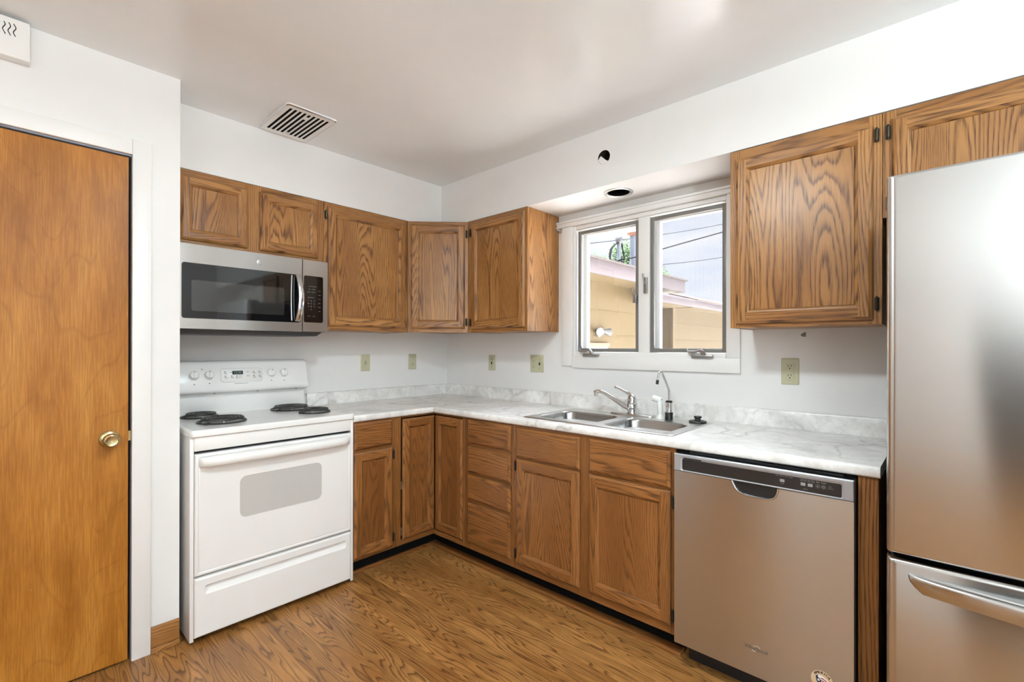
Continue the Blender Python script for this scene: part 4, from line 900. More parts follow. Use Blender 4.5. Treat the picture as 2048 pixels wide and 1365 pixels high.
for k in range(13):
    f = k / 12; z = 1.433 + 0.262 * f; b_ = math.sin(PI * f); xc = 0.583 + 0.010 * b_; d = 0.006 + 0.034 * (b_ ** 0.6); w = 0.012 + 0.003 * b_
    lp.append([(xc - w, FY - d + 0.004, z), (xc - w * 0.6, FY - d, z), (xc + w * 0.6, FY - d, z), (xc + w, FY - d + 0.004, z), (xc + w, FY - max(d - 0.014, 0.0), z), (xc - w, FY - max(d - 0.014, 0.0), z)])
mb.loft(lp, True, True); mb.build('door_handle', MT['chrome'], md, ang=50)
mb = MB()
P_ = [(0.552 - 0.004 * math.sin(PI * k / 12), FY - 0.003 - 0.002 * math.sin(PI * k / 12), 1.436 + 0.250 * k / 12) for k in range(13)]; mb.tube(P_, 0.0022, 6); mb.build('handle_trim', MT['nickel'], md)
mb = MB(); X = Matrix.Translation((0.388, FY, 1.734)) @ Matrix.Rotation(PI / 2, 4, 'X')
mb.lathe([(0.0135, 0.0), (0.0135, 0.0018), (0.0118, 0.0024), (0.001, 0.0020)], 30, X); lg = mb.build('badge', MT['nickel'], md)
mb = MB(); mb.lathe([(0.0108, 0.0022), (0.0108, 0.0028), (0.0098, 0.0028), (0.0098, 0.0022)], 30, X, cap=False); mb.text('GE', 0.0125, lambda a, b: (0.388 + a, FY - 0.0028, 1.734 + b)); mb.build('badge_print', MT['grayprint'], lg)
mb = MB(); CPN = rrect(0.6185, 0.729, 1.430, 1.693, 0.010, 4)
R_ = [(0.613, 1.3785), (0.757, 1.3785), (0.757, 1.781), (0.613, 1.781)]
mb.loft([[(x, FY + 0.027, z) for x, z in R_], [(x, FY, z) for x, z in R_]], True, False); mb.fill(R_, [CPN], lambda a, b: (a, FY, b)); mb.loft([[(a, FY, b) for a, b in CPN], [(a, FY + 0.001, b) for a, b in CPN]]); cf = mb.build('control_frame', MT['steel'], t, ang=30)
mb = MB(); mb.fill(CPN, [], lambda a, b: (a, FY + 0.0008, b)); kp = mb.build('control_panel', MT['blackgloss'], cf)
mb = MB(); pp = lambda ox, oz: (lambda a, b: (ox + a, FY + 0.0004, oz + b))
for i_, row in enumerate(('123', '456', '789', '\u00b70\u00b7')):
    for j_, ch in enumerate(row): MB().text(ch, 0.009, pp(0.644 + 0.017 * j_, 1.553 - 0.0165 * i_)).build('key_digit', MT['dimprint'], kp, smooth=False)
for i_, wd in enumerate(('Timer', 'Clock', 'Vent', 'Light', 'Power', 'Add')): MB().text(wd, 0.0065, pp(0.708, 1.610 - 0.023 * i_)).build('key_lettering', MT['dimprint'], kp, smooth=False)
for x, z, wd in ((0.650, 1.618, 'Cook'), (0.676, 1.618, 'Reheat'), (0.648, 1.602, 'Defrost'), (0.674, 1.602, 'Popcorn'), (0.660, 1.571, 'Express Cook'), (0.668, 1.634, 'Auto Cook Menu'), (0.648, 1.466, 'Cancel'), (0.676, 1.466, 'Start')): MB().text(wd, 0.0062, pp(x, z)).build('key_lettering', MT['dimprint'], kp, smooth=False)

# ================================================================ DISHWASHER (frame: x runs towards the refrigerator)
t = thing('dishwasher', 'stainless steel dishwasher under the counter beside the refrigerator', 'dishwasher', (0, -2.2225, 0), RB)
DF = -0.660
mb = MB(); mb.box(0.003, 0.592, -0.60, -0.02, 0.10, 0.868); mb.box(0.001, 0.5945, DF + 0.005, -0.601, 0.108, 0.866); mb.box(0.02, 0.575, -0.56, -0.54, 0.0, 0.10); mb.build('tub_body', MT['black'], t)
mb = MB(); mb.box(0.05, 0.30, -0.628, -0.62, 0.867, 0.8745); mb.box(0.30, 0.56, -0.628, -0.62, 0.867, 0.872); mb.each('mounting_strip', MT['black'], t)
mb = MB(); pk = [(0.216, 0.7965), (0.222, 0.785), (0.229, 0.770), (0.240, 0.759), (0.256, 0.752), (0.280, 0.749), (0.320, 0.7485), (0.346, 0.750), (0.362, 0.755), (0.371, 0.764), (0.376, 0.778), (0.379, 0.7965)]
outl = [(0.0, 0.106), (0.592, 0.106), (0.592, 0.7965), (0.379, 0.7965)] + list(reversed(pk))[1:] + [(0.0, 0.7965)]
mb.fill(outl, [], lambda a, b: (a, DF, b))
mb.loft([[(x, DF, z) for x, z in ((0.0, 0.7965), (0.0, 0.106), (0.592, 0.106), (0.592, 0.7965))], [(x, DF + 0.005, z) for x, z in ((0.0, 0.7965), (0.0, 0.106), (0.592, 0.106), (0.592, 0.7965))]], closed=False)
dd = mb.build('door_panel', MT['steel'], t, ang=30)
mb = MB(); cxm, czm = 0.298, 0.80
def pkl(k, y): return [(cxm + (x - cxm) * k, y, czm + (z - czm) * k) for x, z in pk]
mb.loft([pkl(1.0, DF), pkl(0.985, DF - 0.002), pkl(0.955, DF - 0.0035), pkl(0.92, DF - 0.002), pkl(0.90, DF + 0.004), pkl(0.86, DF + 0.022), pkl(0.72, DF + 0.030)], closed=False)
q = pkl(0.72, DF + 0.030); mb.add(q, [tuple(range(len(q)))]); mb.build('pocket_handle', MT['chrome'], dd, ang=70)
mb = MB(); INS = rrect(0.033, 0.560, 0.8035, 0.8475, 0.005, 3)
R_ = [(0.0, 0.799), (0.592, 0.799), (0.592, 0.866), (0.0, 0.866)]; R2 = [(0.002, 0.7995), (0.590, 0.7995), (0.590, 0.862), (0.002, 0.862)]
mb.loft([[(x, DF + 0.02, z) for x, z in R_], [(x, DF - 0.001, z) for x, z in R_], [(x, DF - 0.004, z) for x, z in R2]], True, False)
REC = rrect(0.026, 0.566, 0.801, 0.855, 0.008, 4)
mb.fill(R2, [REC], lambda a, b: (a, DF - 0.004, b)); mb.loft([[(a, DF - 0.004, b) for a, b in REC], [(a, DF - 0.001, b) for a, b in INS for _ in (0,)][:len(REC)] if len(INS) == len(REC) else [(a, DF - 0.001, b) for a, b in rrect(0.033, 0.560, 0.8035, 0.8475, 0.005, 4)]])
cpd = mb.build('control_frame', MT['silver'], t, ang=30)
mb = MB(); mb.fill(rrect(0.033, 0.560, 0.8035, 0.8475, 0.005, 4), [], lambda a, b: (a, DF - 0.0009, b)); cpi = mb.build('control_panel', MT['charcoal'], cpd)
mb = MB()
for k in range(9): mb.box(0.040 + 0.0078 * k, 0.0462 + 0.0078 * k, DF - 0.0042, DF - 0.001, 0.8492, 0.8532)
mb.build('vent_slots', MT['blackmatte'], cpd)
mb = MB(); tp = lambda ox, oz: (lambda a, b: (ox + a, DF - 0.0013, oz + b))
for x, z in ((0.388, 0.8275), (0.451, 0.8275), (0.472, 0.8275)): mb.loft([[(x + a, DF - y, z + b) for a, b in rrect(-0.007, 0.007, -0.005, 0.005, 0.001, 2)] for y in (0.0009, 0.0016)], True, True)
mb.each('touch_button', MT['silver'], cpi)
mb = MB()
for x, z, w in ((0.394, 0.8435, 'More  Normal  1-Hour  Heavy'), (0.464, 0.8435, 'High  Heat  Sani  Hour'), (0.464, 0.8390, 'Temp  Dry   Rinse  Delay'), (0.388, 0.8170, 'Cycles'), (0.458, 0.8120, 'Options'), (0.528, 0.8330, 'Clean'), (0.530, 0.8270, 'Sanitized')): mb.text(w, 0.0042, tp(x, z))
for x, z, w in ((0.4935, 0.8420, 'Start'), (0.5095, 0.8420, 'Cancel')): mb.text(w, 0.0050, tp(x, z)); mb.text(w, 0.0050, tp(x + 0.0004, z))
for x in (0.494, 0.510):
    mb.loft([[(x + a, DF - y, 0.8285 + b) for a, b in circ(0, 0, r_, 20)] for r_, y in ((0.0062, 0.0012), (0.0056, 0.0012))])
mb.add([(0.4920, DF - 0.0013, 0.8310), (0.4920, DF - 0.0013, 0.8260), (0.4965, DF - 0.0013, 0.8285)], [(0, 1, 2)]); mb.loft([[(0.510 + a, DF - 0.0012, 0.8285 + b) for a, b in circ(0, 0, r_, 16)] for r_ in (0.0032, 0.0022)])
mb.build('panel_print', MT['dimprint'], cpi, smooth=False)
mb = MB(); mb.text('Whirlpool', 0.0185, lambda a, b: (0.304 + a, DF - 0.0006, 0.2045 + b), align='CENTER'); mb.build('lettering', MT['darkgray'], dd, smooth=False)
mb = MB(); P_ = [(0.306 + 0.012 * math.cos(a), DF - 0.0006, 0.208 + 0.008 * math.sin(a)) for a in [PI * (0.15 + 0.7 * k / 10) for k in range(11)]]; mb.tube(P_, 0.0005, 5)
P_ = [(0.300 + 0.009 * math.cos(a), DF - 0.0006, 0.201 + 0.006 * math.sin(a)) for a in [PI * (1.05 + 0.5 * k / 10) for k in range(11)]]; mb.tube(P_, 0.0005, 5); mb.build('lettering_swirl', MT['nickel'], dd)
SCX, SCZ = 0.5055, 0.188
mb = MB(); mb.lathe([(0.0315, 0.0), (0.0315, 0.0004), (0.001, 0.0005)], 40, Matrix.Translation((SCX, DF, SCZ)) @ Matrix.Rotation(PI / 2, 4, 'X')); st_ = mb.build('sticker', MT['tan'], dd, label='round tan sticker with a flag emblem')
mb = MB()
for k, ch in enumerate('AMERICA'):
    a = PI / 2 + 0.86 - k * 0.29
    for sh in (-0.0006, -0.0003, 0.0, 0.0003, 0.0006):
        mb.text(ch, 0.0115, (lambda al, bl, a=a, sh=sh: (SCX + 0.0255 * math.cos(a) + (al + sh) * math.sin(a) + bl * math.cos(a), DF - 0.0008 - abs(sh) * 0.02, SCZ + 0.0255 * math.sin(a) - (al + sh) * math.cos(a) + bl * math.sin(a))))
mb.build('sticker_lettering', MT['navy'], st_, smooth=False)
mb = MB()
def blob(pts, m): mb.add([(SCX + x, DF - y_, SCZ + z) for x, z in pts for y_ in (0.0009,)], [tuple(range(len(pts)))], None, m)
blob([(-0.019, 0.012), (-0.010, 0.0165), (0.002, 0.0150), (0.012, 0.010), (0.0195, 0.004), (0.018, -0.004), (0.014, -0.013), (0.002, -0.018), (-0.010, -0.016), (-0.017, -0.006)], 0)
mb.build('flag_ground', MT['whiteprint'], st_, smooth=False)
mb = MB(); 
def blob2(pts, y_=0.0012): mb.add([(SCX + x, DF - y_, SCZ + z) for x, z in pts], [tuple(range(len(pts)))])
for k in range(3):
    o_ = -0.0075 * k; blob2([(-0.004, 0.0080 + o_), (0.004, 0.0085 + o_), (0.012, 0.0045 + o_), (0.0175, -0.001 + o_), (0.0170, -0.0035 + o_), (0.011, 0.001 + o_), (0.004, 0.0050 + o_), (-0.004, 0.0048 + o_)])
mb.each('flag_stripe', MT['red'], st_, smooth=False)
mb = MB(); blob2([(-0.018, 0.011), (-0.010, 0.0155), (-0.012, 0.009), (-0.003, 0.002), (-0.002, -0.006), (-0.010, -0.013), (-0.016, -0.006)], 0.0014); mb.build('flag_field', MT['navy'], st_, smooth=False)
mb = MB(); sp_ = []
for k in range(10):
    a = PI / 2 + k * PI / 5; r_ = 0.0055 if k % 2 == 0 else 0.0023; sp_.append((-0.0095 + r_ * math.cos(a), -0.001 + r_ * math.sin(a)))
mb.fill(sp_, [], lambda a, b: (SCX + a, DF - 0.0016, SCZ + b)); mb.build('flag_star', MT['whiteprint'], st_, smooth=False)

# ================================================================ REFRIGERATOR
t = thing('refrigerator', 'tall stainless steel refrigerator with a bottom freezer drawer', 'refrigerator', (0, -2.905, 0), RB)
mb = MB(); mb.box(0.004, 0.901, -0.735, -0.03, 0.02, 1.752); mb.box(0.02, 0.885, -0.70, -0.69, 0.0, 0.02); mb.build('cabinet_body', MT['darkgray'], t, 0.004)
mb = MB(); mb.box(0.012, 0.893, -0.752, -0.736, 0.11, 1.75); mb.build('door_gasket', MT['blackmatte'], t)
def fdoor(name, z0, z1):
    mb = MB(); lp = []
    prof = [(0.004, -0.753), (0.001, -0.757), (0.001, -0.785), (0.003, -0.797), (0.007, -0.803), (0.013, -0.8065), (0.022, -0.808)]
    for g_, y in prof: lp.append([(x, y, z) for x, z in rrect(g_, 0.905 - g_, z0 + g_ * 0.5, z1 - g_ * 0.5, 0.004, 2)])
    mb.loft(lp, True, True); return mb.build(name, MT['steelf'], t, ang=25)
fd = fdoor('refrigerator_door', 0.712, 1.777); fz = fdoor('freezer_drawer', 0.105, 0.700)
mb = MB(); mb.box(0.03, 0.87, -0.74, -0.70, 0.02, 0.095); mb.build('kick_grille', MT['black'], t)
mb = MB(); lp = []
for k in range(25):
    f = k / 24; f = 0.5 - 0.5 * math.cos(PI * f); x = 0.050 + 0.805 * f; e = min(f, 1 - f) * 0.805
    h_ = 0.012 + 0.031 * min(1.0, e / 0.03) ** 0.6; zt = 0.668; d = 0.0045 + 0.060 * max(0.0, math.sin(PI * f)) ** 0.62
    yf = -0.808 - d; yb_ = min(-0.8075, yf + 0.030)
    lp.append([(x, yb_, zt), (x, yf + 0.006, zt), (x, yf + 0.001, zt - 0.003), (x, yf, zt - 0.008), (x, yf, zt - h_ + 0.006), (x, yf + 0.002, zt - h_ + 0.001), (x, yf + 0.007, zt - h_), (x, yb_, zt - h_)])
mb.loft(lp, True, True); mb.build('drawer_handle', MT['steelf'], fz, ang=50)
mb = MB(); P_ = spline([(0.845, -0.808, 0.78), (0.845, -0.850, 0.81), (0.845, -0.862, 0.95), (0.845, -0.866, 1.15), (0.845, -0.862, 1.35), (0.845, -0.850, 1.49), (0.845, -0.808, 1.52)], 6); mb.tube(P_, 0.014, 12); mb.build('door_handle', MT['steelf'], fd, ang=60)
mb = MB(); mb.box(0.01, 0.09, -0.79, -0.68, 1.753, 1.772); mb.build('top_hinge', MT['darkgray'], t, 0.004)

# ================================================================ WALL PLATES, VENT, CHIME
PG = 'ivory switch and outlet plates'
def plate(label, loc, rz, w, gangs, h=0.116, name='outlet_plate', cat='outlet'):
    t = thing(name, label, cat, loc, rz, PG)
    mb = MB(); lp = [[(x, y, z) for x, z in rrect(-w / 2 + g_, w / 2 - g_, -h / 2 + g_, h / 2 - g_, 0.003, 2)] for g_, y in ((0, 0), (0, -0.0025), (0.0025, -0.005), (0.007, -0.0062))]
    mb.loft(lp, True, True); mb.build('cover_plate', MT['ivory'], t, ang=25)
    for gx, kind in gangs:
        if kind in ('switch', 'combo'):
            n = (0.0,) if kind == 'switch' else (0.020, -0.022)
            mb = MB()
            for dz in n: mb.box(gx - 0.0055, gx + 0.0055, -0.0072, -0.006, dz - 0.012, dz + 0.012); mb.add([(gx - 0.004, -0.007, dz - 0.006), (gx + 0.004, -0.007, dz - 0.006), (gx + 0.004, -0.007, dz + 0.006), (gx - 0.004, -0.007, dz + 0.006), (gx - 0.003, -0.016, dz + 0.003), (gx + 0.003, -0.016, dz + 0.003), (gx + 0.003, -0.015, dz + 0.008), (gx - 0.003, -0.015, dz + 0.008)], [(0, 1, 2, 3), (4, 5, 6, 7), (0, 1, 5, 4), (1, 2, 6, 5), (2, 3, 7, 6), (3, 0, 4, 7)])
            o = mb.build('toggle', MT['ivory'], t)
            mb = MB(); mb.box(gx - 0.0062, gx + 0.0062, -0.0066, -0.0061, n[0] - 0.0135 if len(n) == 1 else -0.0355, n[0] + 0.0135); mb.build('toggle_slot', MT['shade'], t)
        if kind == 'duplex':
            mb = MB()
            for dz in (0.0195, -0.0195): mb.loft([[(gx + a, y, dz + b) for a, b in rrect(-0.0165, 0.0165, -0.0145, 0.0145, 0.011, 5)] for y in (-0.0058, -0.0085)], True, True)
            mb.each('receptacle', MT['ivory'], t, ang=30)
            sl = MB()
            for dz in (0.0195, -0.0195): sl.box(gx - 0.0075, gx - 0.0055, -0.0088, -0.0084, dz - 0.001, dz + 0.008); sl.box(gx + 0.0055, gx + 0.0075, -0.0088, -0.0084, dz, dz + 0.007); sl.loft([[(gx + a, y, dz - 0.007 + b) for a, b in circ(0, 0, 0.0028, 10)] for y in (-0.0084, -0.0088)], True, True)
            sl.build('socket_slots', MT['black'], t)
        if kind == 'gfci':
            mb = MB(); mb.loft([[(gx + a, y, b) for a, b in rrect(-0.0165, 0.0165, -0.0335, 0.0335, 0.002, 2)] for y in (-0.006, -0.0095)], True, True); mb.build('receptacle', MT['ivory'], t, 0.0006, 1)
            sl = MB()
            for dz in (0.022, -0.0215): sl.box(gx - 0.0072, gx - 0.0050, -0.0099, -0.0094, dz - 0.001, dz + 0.008); sl.box(gx + 0.0050, gx + 0.0072, -0.0099, -0.0094, dz - 0.001, dz + 0.008); sl.loft([[(gx + a, y, dz - 0.008 + b) for a, b in circ(0, 0, 0.0029, 10)] for y in (-0.0094, -0.0099)], True, True)
            sl.build('socket_slots', MT['black'], t)
            mb = MB(); mb.box(gx - 0.007, gx + 0.007, -0.0105, -0.0094, 0.0022, 0.0072); mb.box(gx - 0.007, gx + 0.007, -0.0105, -0.0094, -0.0062, -0.0012); mb.each('test_button', MT['ivory'], t)
        mb = MB()
        for dz in ((0.042, -0.042) if kind != 'duplex' else (0.0,)): mb.lathe([(0.003, 0), (0.0026, 0.001), (0.0005, 0.0012)], 10, Matrix.Translation((gx, -0.0062, dz)) @ Matrix.Rotation(PI / 2, 4, 'X'))
        mb.each('plate_screw', MT['nickel'], t)
    return t
plate('ivory light switch plate on the wall nearest the range', (-0.741, -0.0005, 1.181), 0, 0.070, [(0.0, 'switch')], 0.116, 'switch_plate', 'light switch')
plate('ivory single outlet plate on the range wall close to the corner', (-0.342, -0.0005, 1.181), 0, 0.070, [(0.0, 'duplex')])
plate('ivory light switch plate on the window wall close to the corner', (-0.0005, -0.526, 1.177), RB, 0.070, [(0.0, 'combo')], 0.114, 'switch_plate', 'light switch')
plate('wide ivory plate with an outlet and a switch side by side near the window', (-0.0005, -0.961, 1.180), RB, 0.118, [(-0.026, 'duplex'), (0.026, 'combo')], 0.118)
plate('large ivory rectangular-faced outlet plate under the cabinet beside the refrigerator', (-0.0005, -2.4925, 1.180), RB, 0.074, [(0.0, 'gfci')], 0.122)
# ceiling vent
t = thing('ceiling_vent', 'white and chrome slotted exhaust vent grille in the ceiling above the range', 'vent', (-1.443, -0.530, H))
mb = MB(); OUT = rrect(-0.128, 0.128, -0.186, 0.184, 0.020, 4)
sl = []; nS = 9
for k in range(nS):
    xc = -0.092 + 0.184 * k / (nS - 1); sl.append((xc - 0.0062, xc + 0.0062))
mb.loft([[(x, y, -0.0005) for x, y in OUT], [(x * 0.985, y * 0.99, -0.007) for x, y in OUT], [(x * 0.95, y * 0.965, -0.010) for x, y in OUT], [(x * 0.92, y * 0.945, -0.008) for x, y in OUT]])
IN = [(x * 0.92, y * 0.945) for x, y in OUT]
holes = []
for k, (a, b) in enumerate(sl):
    if k == 4: holes += [[(a, -0.145), (b, -0.145), (b, -0.115), (a, -0.115)], [(a, -0.080), (b, -0.080), (b, 0.125), (a, 0.125)]]
    else: holes.append([(a, -0.148), (b, -0.148), (b, 0.148), (a, 0.148)])
mb.fill(IN, holes, lambda a, b: (a, b, -0.008)); mb.build('grille', MT['whitep'], t, ang=30)
mb = MB(); mb.loft([[(x * k, y * k2, z) for x, y in OUT] for k, k2, z in ((0.992, 0.994, -0.0062), (0.984, 0.989, -0.0085), (0.968, 0.977, -0.0100), (0.955, 0.969, -0.0104))]); mb.build('chrome_edge', MT['chrome'], t, ang=60)
mb = MB(); mb.box(-0.115, 0.115, -0.170, 0.170, -0.0015, -0.0008); mb.build('duct_shadow', MT['blackmatte'], t)
mb = MB(); mb.lathe([(0.007, -0.008), (0.006, -0.0105), (0.001, -0.011)], 14, Matrix.Translation((0.001, 0.138, 0))); mb.build('screw', MT['nickel'], t)
# door chime
t = thing('door_chime', 'white plastic door chime box with dark wavy slots high on the closet wall', 'chime', (-2.53, CY, 2.310))
mb = MB(); mb.box(-0.106, 0.106, -0.050, -0.0005, 0.0, 0.138); mb.build('chime_cover', MT['whitep'], t, 0.004)
mb = MB()
for k in range(7):
    x0 = -0.038 + 0.0130 * k + 0.026; P_ = [(x0 + 0.0032 * math.sin(2 * PI * j / 8 + 0.4 * k) + 0.0015, -0.0502, 0.070 + 0.043 * j / 10 + 0.0008 * k) for j in range(11)]
    mb.tube(P_, 0.0014, 6)
mb.build('sound_slots', MT['shade'], t)
# marks on the wall beside the refrigerator
t = thing('wall_scar', 'small grey chipped patch of bare plaster under the cabinet by the refrigerator', 'chip', (0, -2.548, 1.349))
mb = MB(); pp_ = [(-0.014, 0.000), (-0.007, 0.007), (0.001, 0.012), (0.009, 0.012), (0.008, 0.002), (0.0085, -0.007), (0.001, -0.009), (-0.007, -0.006)]
mb.loft([[(-0.0002, -a, b) for a, b in pp_], [(-0.0010, -a * 0.96, b * 0.96) for a, b in pp_]], True, True); mb.build('chipped_patch', MT['patch'], t)

# ================================================================ OUTSIDE THE WINDOW
mb = MB(); mb.box(0.2, 60, -30, 40, -0.75, -0.55); tag(mb.build('ground', MT['concrete']), 'pale ground outside below the window', 'ground', kind='structure')
t = thing('yellow_house_wing', 'yellow lap-sided house wing with mauve eaves seen through the window', 'house', (2.4, -0.11, -0.55))
def lap(p0, p1, nrm, z0, zs, name):
    """boards with a sloping face: p0-p1 base line, nrm outward"""
    mb = MB(); p0 = Vector(p0); p1 = Vector(p1); nv = Vector(nrm); ln = []
    for a, b in zip(zs, zs[1:]): ln += [(a, 0.030), (a + 0.010, 0.028), (b, 0.004)]
    lp = []
    for p in (p0, p1): lp.append([tuple(p + nv * o_ + Vector((0, 0, z))) for z, o_ in ln] + [tuple(p + nv * -0.08 + Vector((0, 0, zs[-1]))), tuple(p + nv * -0.08 + Vector((0, 0, zs[0])))])
    mb.loft(lp, True, True); mb.v = [(x - 2.4, y + 0.11, z + 0.55) for x, y, z in mb.v]
    return mb.build(name, MT['siding'], t, smooth=False)
lap((0.30, -0.11, 0), (3.64, -0.11, 0), (0, -1, 0), 0, [-0.55 + 0.0, -0.248, 0.033, 0.314, 0.595, 0.876, 1.157, 1.438, 1.719, 2.03], 'siding_wall')
zz = [-0.55, -0.365, -0.143, 0.078, 0.299, 0.52, 0.741, 0.962, 1.183, 1.405, 1.626, 1.83]
lap((3.63, -0.10, 0), (3.63, -0.315, 0), (-1, 0, 0), 0, zz, 'siding_wall'); lap((3.63, -0.30, 0), (14.0, -0.30, 0), (0, -1, 0), 0, zz, 'siding_wall')
def xb(mb, x0, x1, y0, y1, z0, z1): mb.box(x0 - 2.4, x1 - 2.4, y0 + 0.11, y1 + 0.11, z0 + 0.55, z1 + 0.55)
mb = MB(); xb(mb, 3.600, 3.635, -0.335, -0.30, -0.55, 1.82); mb.build('corner_board', MT['siding'], t)
mb = MB(); xb(mb, 0.25, 3.69, -0.46, -0.435, 2.030, 2.175); xb(mb, 3.665, 3.69, -0.435, 1.6, 2.030, 2.175); mb.build('fascia', MT['fascia'], t, 0.003)
mb = MB(); xb(mb, 0.25, 3.665, -0.435, -0.05, 2.030, 2.045); mb.build('eave_soffit', MT['siding'], t)
mb = MB(); xb(mb, 0.25, 3.72, -0.485, 1.6, 2.176, 2.196); mb.build('roof', MT['roofedge'], t)
mb = MB(); xb(mb, 2.45, 14.0, -0.60, -0.575, 1.822, 1.912); mb.build('fascia', MT['fascia'], t, 0.003)
mb = MB(); xb(mb, 3.72, 14.0, -0.575, -0.31, 1.824, 1.834); q_ = [(2.45, -0.575), (3.60, -0.575), (3.60, -0.14), (3.25, -0.14)]; mb.loft([[(a - 2.4, b + 0.11, z + 0.55) for a, b in q_] for z in (1.824, 1.834)], True, True); mb.build('eave_soffit', MT['siding'], t)
mb = MB(); mb.add([(a - 2.4, b + 0.11, c + 0.55) for a, b, c in ((3.72, -0.62, 1.915), (14, -0.62, 1.915), (14, 1.1, 2.40), (3.72, 1.1, 2.40), (3.72, -0.62, 1.93), (14, -0.62, 1.93), (14, 1.1, 2.415), (3.72, 1.1, 2.415))], [(3, 2, 1, 0), (4, 5, 6, 7), (0, 1, 5, 4), (1, 2, 6, 5), (2, 3, 7, 6), (3, 0, 4, 7)]); mb.build('roof', MT['shingle'], t, label='orange-brown shingled roof')
mb = MB(); xb(mb, 1.25, 2.30, -0.150, -0.112, 1.300, 1.345); mb.build('window_hood', MT['rust'], t)
mb = MB(); xb(mb, 1.28, 2.27, -0.140, -0.112, 1.255, 1.300); xb(mb, 2.20, 2.27, -0.140, -0.112, 0.55, 1.255); xb(mb, 1.28, 1.35, -0.140, -0.112, 0.55, 1.255); xb(mb, 1.35, 2.20, -0.140, -0.112, 0.55, 0.61); mb.build('window_frame', MT['trim'], t)
mb = MB(); xb(mb, 1.35, 2.20, -0.130, -0.126, 0.61, 1.255); mb.build('window_pane', MT['charcoal'], t)
t = thing('floodlight', 'twin-lamp white floodlight fixture on the yellow siding outside', 'floodlight', (2.06, -0.143, 1.455))
mb = MB(); mb.lathe([(0.045, 0.0), (0.045, 0.02), (0.03, 0.03), (0.001, 0.031)], 18, Matrix.Rotation(PI / 2, 4, 'X')); mb.build('base', MT['lampgrey'], t)
for dx, tx_, ty in ((-0.075, -0.5, -0.8), (0.095, 0.9, -0.35)):
    d = Vector((tx_, ty, -0.15)).normalized(); p = Vector((dx, -0.055, 0.015))
    X = Matrix.Translation(p) @ d.to_track_quat('Z', 'Y').to_matrix().to_4x4()
    mb = MB(); mb.lathe([(0.001, -0.055), (0.022, -0.052), (0.026, -0.02), (0.040, 0.012), (0.048, 0.036), (0.048, 0.041), (0.043, 0.041)], 22, X); mb.tube([(0, -0.028, 0), tuple(p - d * 0.045)], 0.010, 8); o = mb.build('lamp_head', MT['lampgrey'], t, ang=50)
    mb = MB(); mb.lathe([(0.043, 0.039), (0.028, 0.044), (0.001, 0.046)], 22, X); mb.build('lens', MT['nickel'], o)
t = thing('service_mast', 'grey metal electrical service mast with a weatherhead above the yellow house wing', 'mast', (3.70, 0.54, 2.197))
mb = MB(); mb.tube([(0, 0, 0), (0, 0, 0.66)], 0.028, 12); mb.build('mast_pipe', MT['galv'], t)
mb = MB(); mb.lathe([(0.034, 0.62), (0.05, 0.66), (0.055, 0.70), (0.040, 0.745), (0.001, 0.76)], 14); mb.build('weatherhead', MT['darkgray'], t)
mb = MB()
for k, (a, b, c) in enumerate(((-0.17, 0.05, 0.40), (-0.20, 0.02, 0.34), (0.16, 0.0, 0.42))): mb.tube(spline([(0.02, -0.03, 0.67), (a * 0.7, b, 0.56), (a, b, c), (a * 0.4, 0, 0.36), (0.0, -0.04, 0.39)], 5), 0.009, 6)
mb.tube(spline([(0.0, -0.04, 0.39), (0.15, -0.2, 0.43), (0.40, -0.6, 0.56), (0.9, -1.4, 0.80)], 5), 0.009, 6); mb.build('service_wire', MT['wire'], t)
t = thing('vent_pipe', 'pale blue-grey flue pipe with a rusty cap on the house wing roof', 'pipe', (4.03, 0.47, 2.41))
mb = MB(); mb.tube([(0, 0, -0.2), (0, 0, 0.60)], 0.062, 16); mb.build('pipe', MT['galv'], t)
mb = MB(); mb.lathe([(0.062, 0.57), (0.10, 0.59), (0.105, 0.62), (0.07, 0.64), (0.001, 0.70)], 18); mb.build('cap', MT['rust'], t)
t = thing('tree', 'leafy green tree crown rising behind the house wing roof', 'tree', (16.9, 8.3, -0.55))
mb = MB(); mb.tube([(0, 0, 0), (0.05, 0, 2.0), (0, 0.1, 3.5), (0.1, 0, 6.0)], [0.16, 0.13, 0.10, 0.04], 8); mb.tube([(0, 0.1, 3.2), (0.6, -0.4, 4.6)], 0.05, 6); mb.tube([(0, 0.1, 3.0), (-0.6, 0.5, 4.4)], 0.05, 6); mb.build('trunk', MT['bark'], t)
mb = MB()
for k in range(5200):
    c_ = rng.choice(((0, 0, 5.2, 1.15), (0.9, -0.7, 5.6, 0.85), (-0.8, 0.6, 5.2, 0.95), (0.2, -0.3, 6.15, 0.70), (1.5, -1.2, 5.0, 0.75), (-1.3, 1.2, 4.8, 0.8)))
    d = Vector((rng.gauss(0, 1), rng.gauss(0, 1), rng.gauss(0, 1))).normalized() * (c_[3] * rng.uniform(0.4, 1.05)); p = Vector(c_[:3]) + d
    a = Vector((rng.gauss(0, 1), rng.gauss(0, 1), rng.gauss(0, 0.6))).normalized() * 0.075; b = a.orthogonal().normalized() * 0.04
    mb.quad([tuple(p - a), tuple(p + b), tuple(p + a), tuple(p - b)])
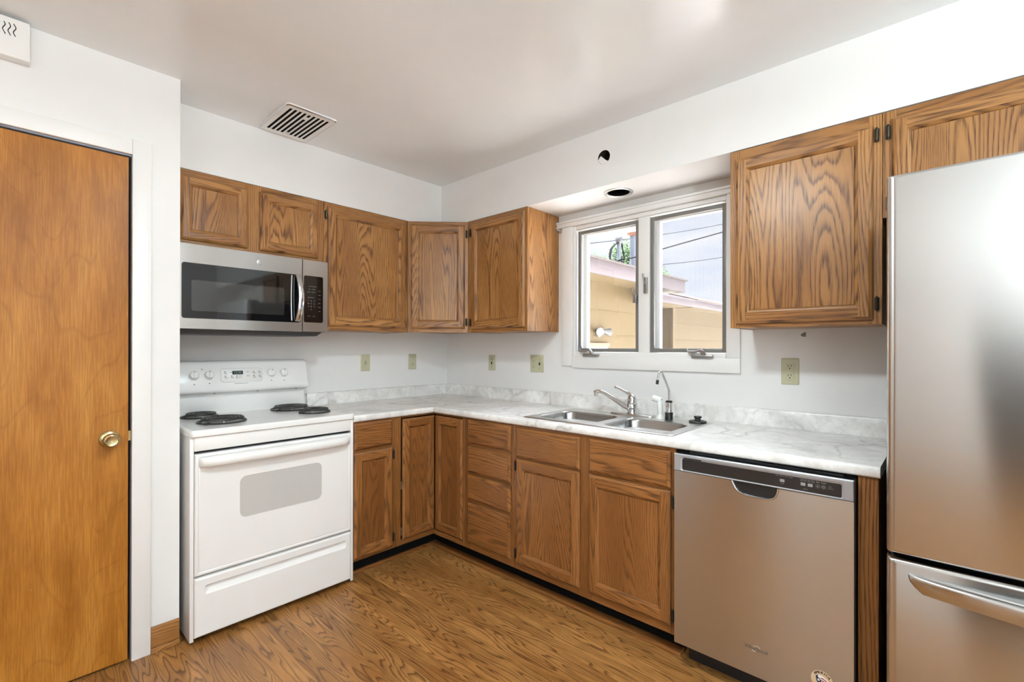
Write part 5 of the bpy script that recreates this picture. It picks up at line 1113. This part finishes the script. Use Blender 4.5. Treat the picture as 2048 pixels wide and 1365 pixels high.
mb.build('foliage', MT['leaf'], t, smooth=False, kind='stuff', flip=False)
def wire(p, q, label):
    t = thing('power_line', label, 'power line', p, 0, 'overhead power lines'); q = Vector(q) - Vector(p)
    mb = MB(); mb.tube([tuple(q * f + Vector((0, 0, -0.18 * math.sin(PI * f)))) for f in [k / 10 for k in range(11)]], 0.009, 6); mb.build('cable', MT['wire'], t)
def ext(a, b, f0, f1): a, b = Vector(a), Vector(b); return tuple(a + (b - a) * f0), tuple(a + (b - a) * f1)
p_, q_ = ext((10.73, 3.22, 4.80), (14.07, 2.53, 5.63), -1.5, 2.2); wire(p_, q_, 'upper thin overhead power line crossing the sky outside')
p_, q_ = ext((10.74, 3.22, 3.89), (14.07, 2.53, 4.53), -0.9, 2.2); wire(p_, q_, 'lower thin overhead power line crossing the sky outside')

# ---------------------------------------------------------------- uplighter added unseen behind the camera to brighten the ceiling
t = thing('added_uplight', 'tall uplighter added unseen behind the camera to brighten the ceiling', 'lamp', (-2.75, -4.60, 0))
mb = MB(); mb.lathe([(0.15, 0), (0.15, 0.02), (0.02, 0.03)], 28); mb.build('base', MT['black'], t)
mb = MB(); mb.tube([(0, 0, 0.02), (0, 0, 1.36)], 0.012, 12); mb.build('pole', MT['black'], t)
mb = MB(); mb.lathe([(0.03, 1.34), (0.12, 1.38), (0.20, 1.45), (0.235, 1.48), (0.23, 1.48), (0.19, 1.45), (0.02, 1.40)], 32, cap=False); mb.build('lamp_shade', MT['black'], t)

t = thing('ceiling_lamp', 'round white ceiling lamp above the camera', 'lamp', (-1.80, -2.22, H))
mb = MB(); mb.lathe([(0.001, -0.03), (0.05, -0.03), (0.075, -0.012), (0.08, -0.0005)], 28); mb.lathe([(0.02, -0.05), (0.02, -0.03)], 16); mb.build('canopy', MT['whitep'], t)
mb = MB(); mb.lathe([(0.08, -0.02), (0.15, -0.05), (0.165, -0.09), (0.16, -0.115), (0.150, -0.115), (0.148, -0.09), (0.02, -0.06)], 28, cap=False); mb.build('lamp_shade', MT['whitep'], t)
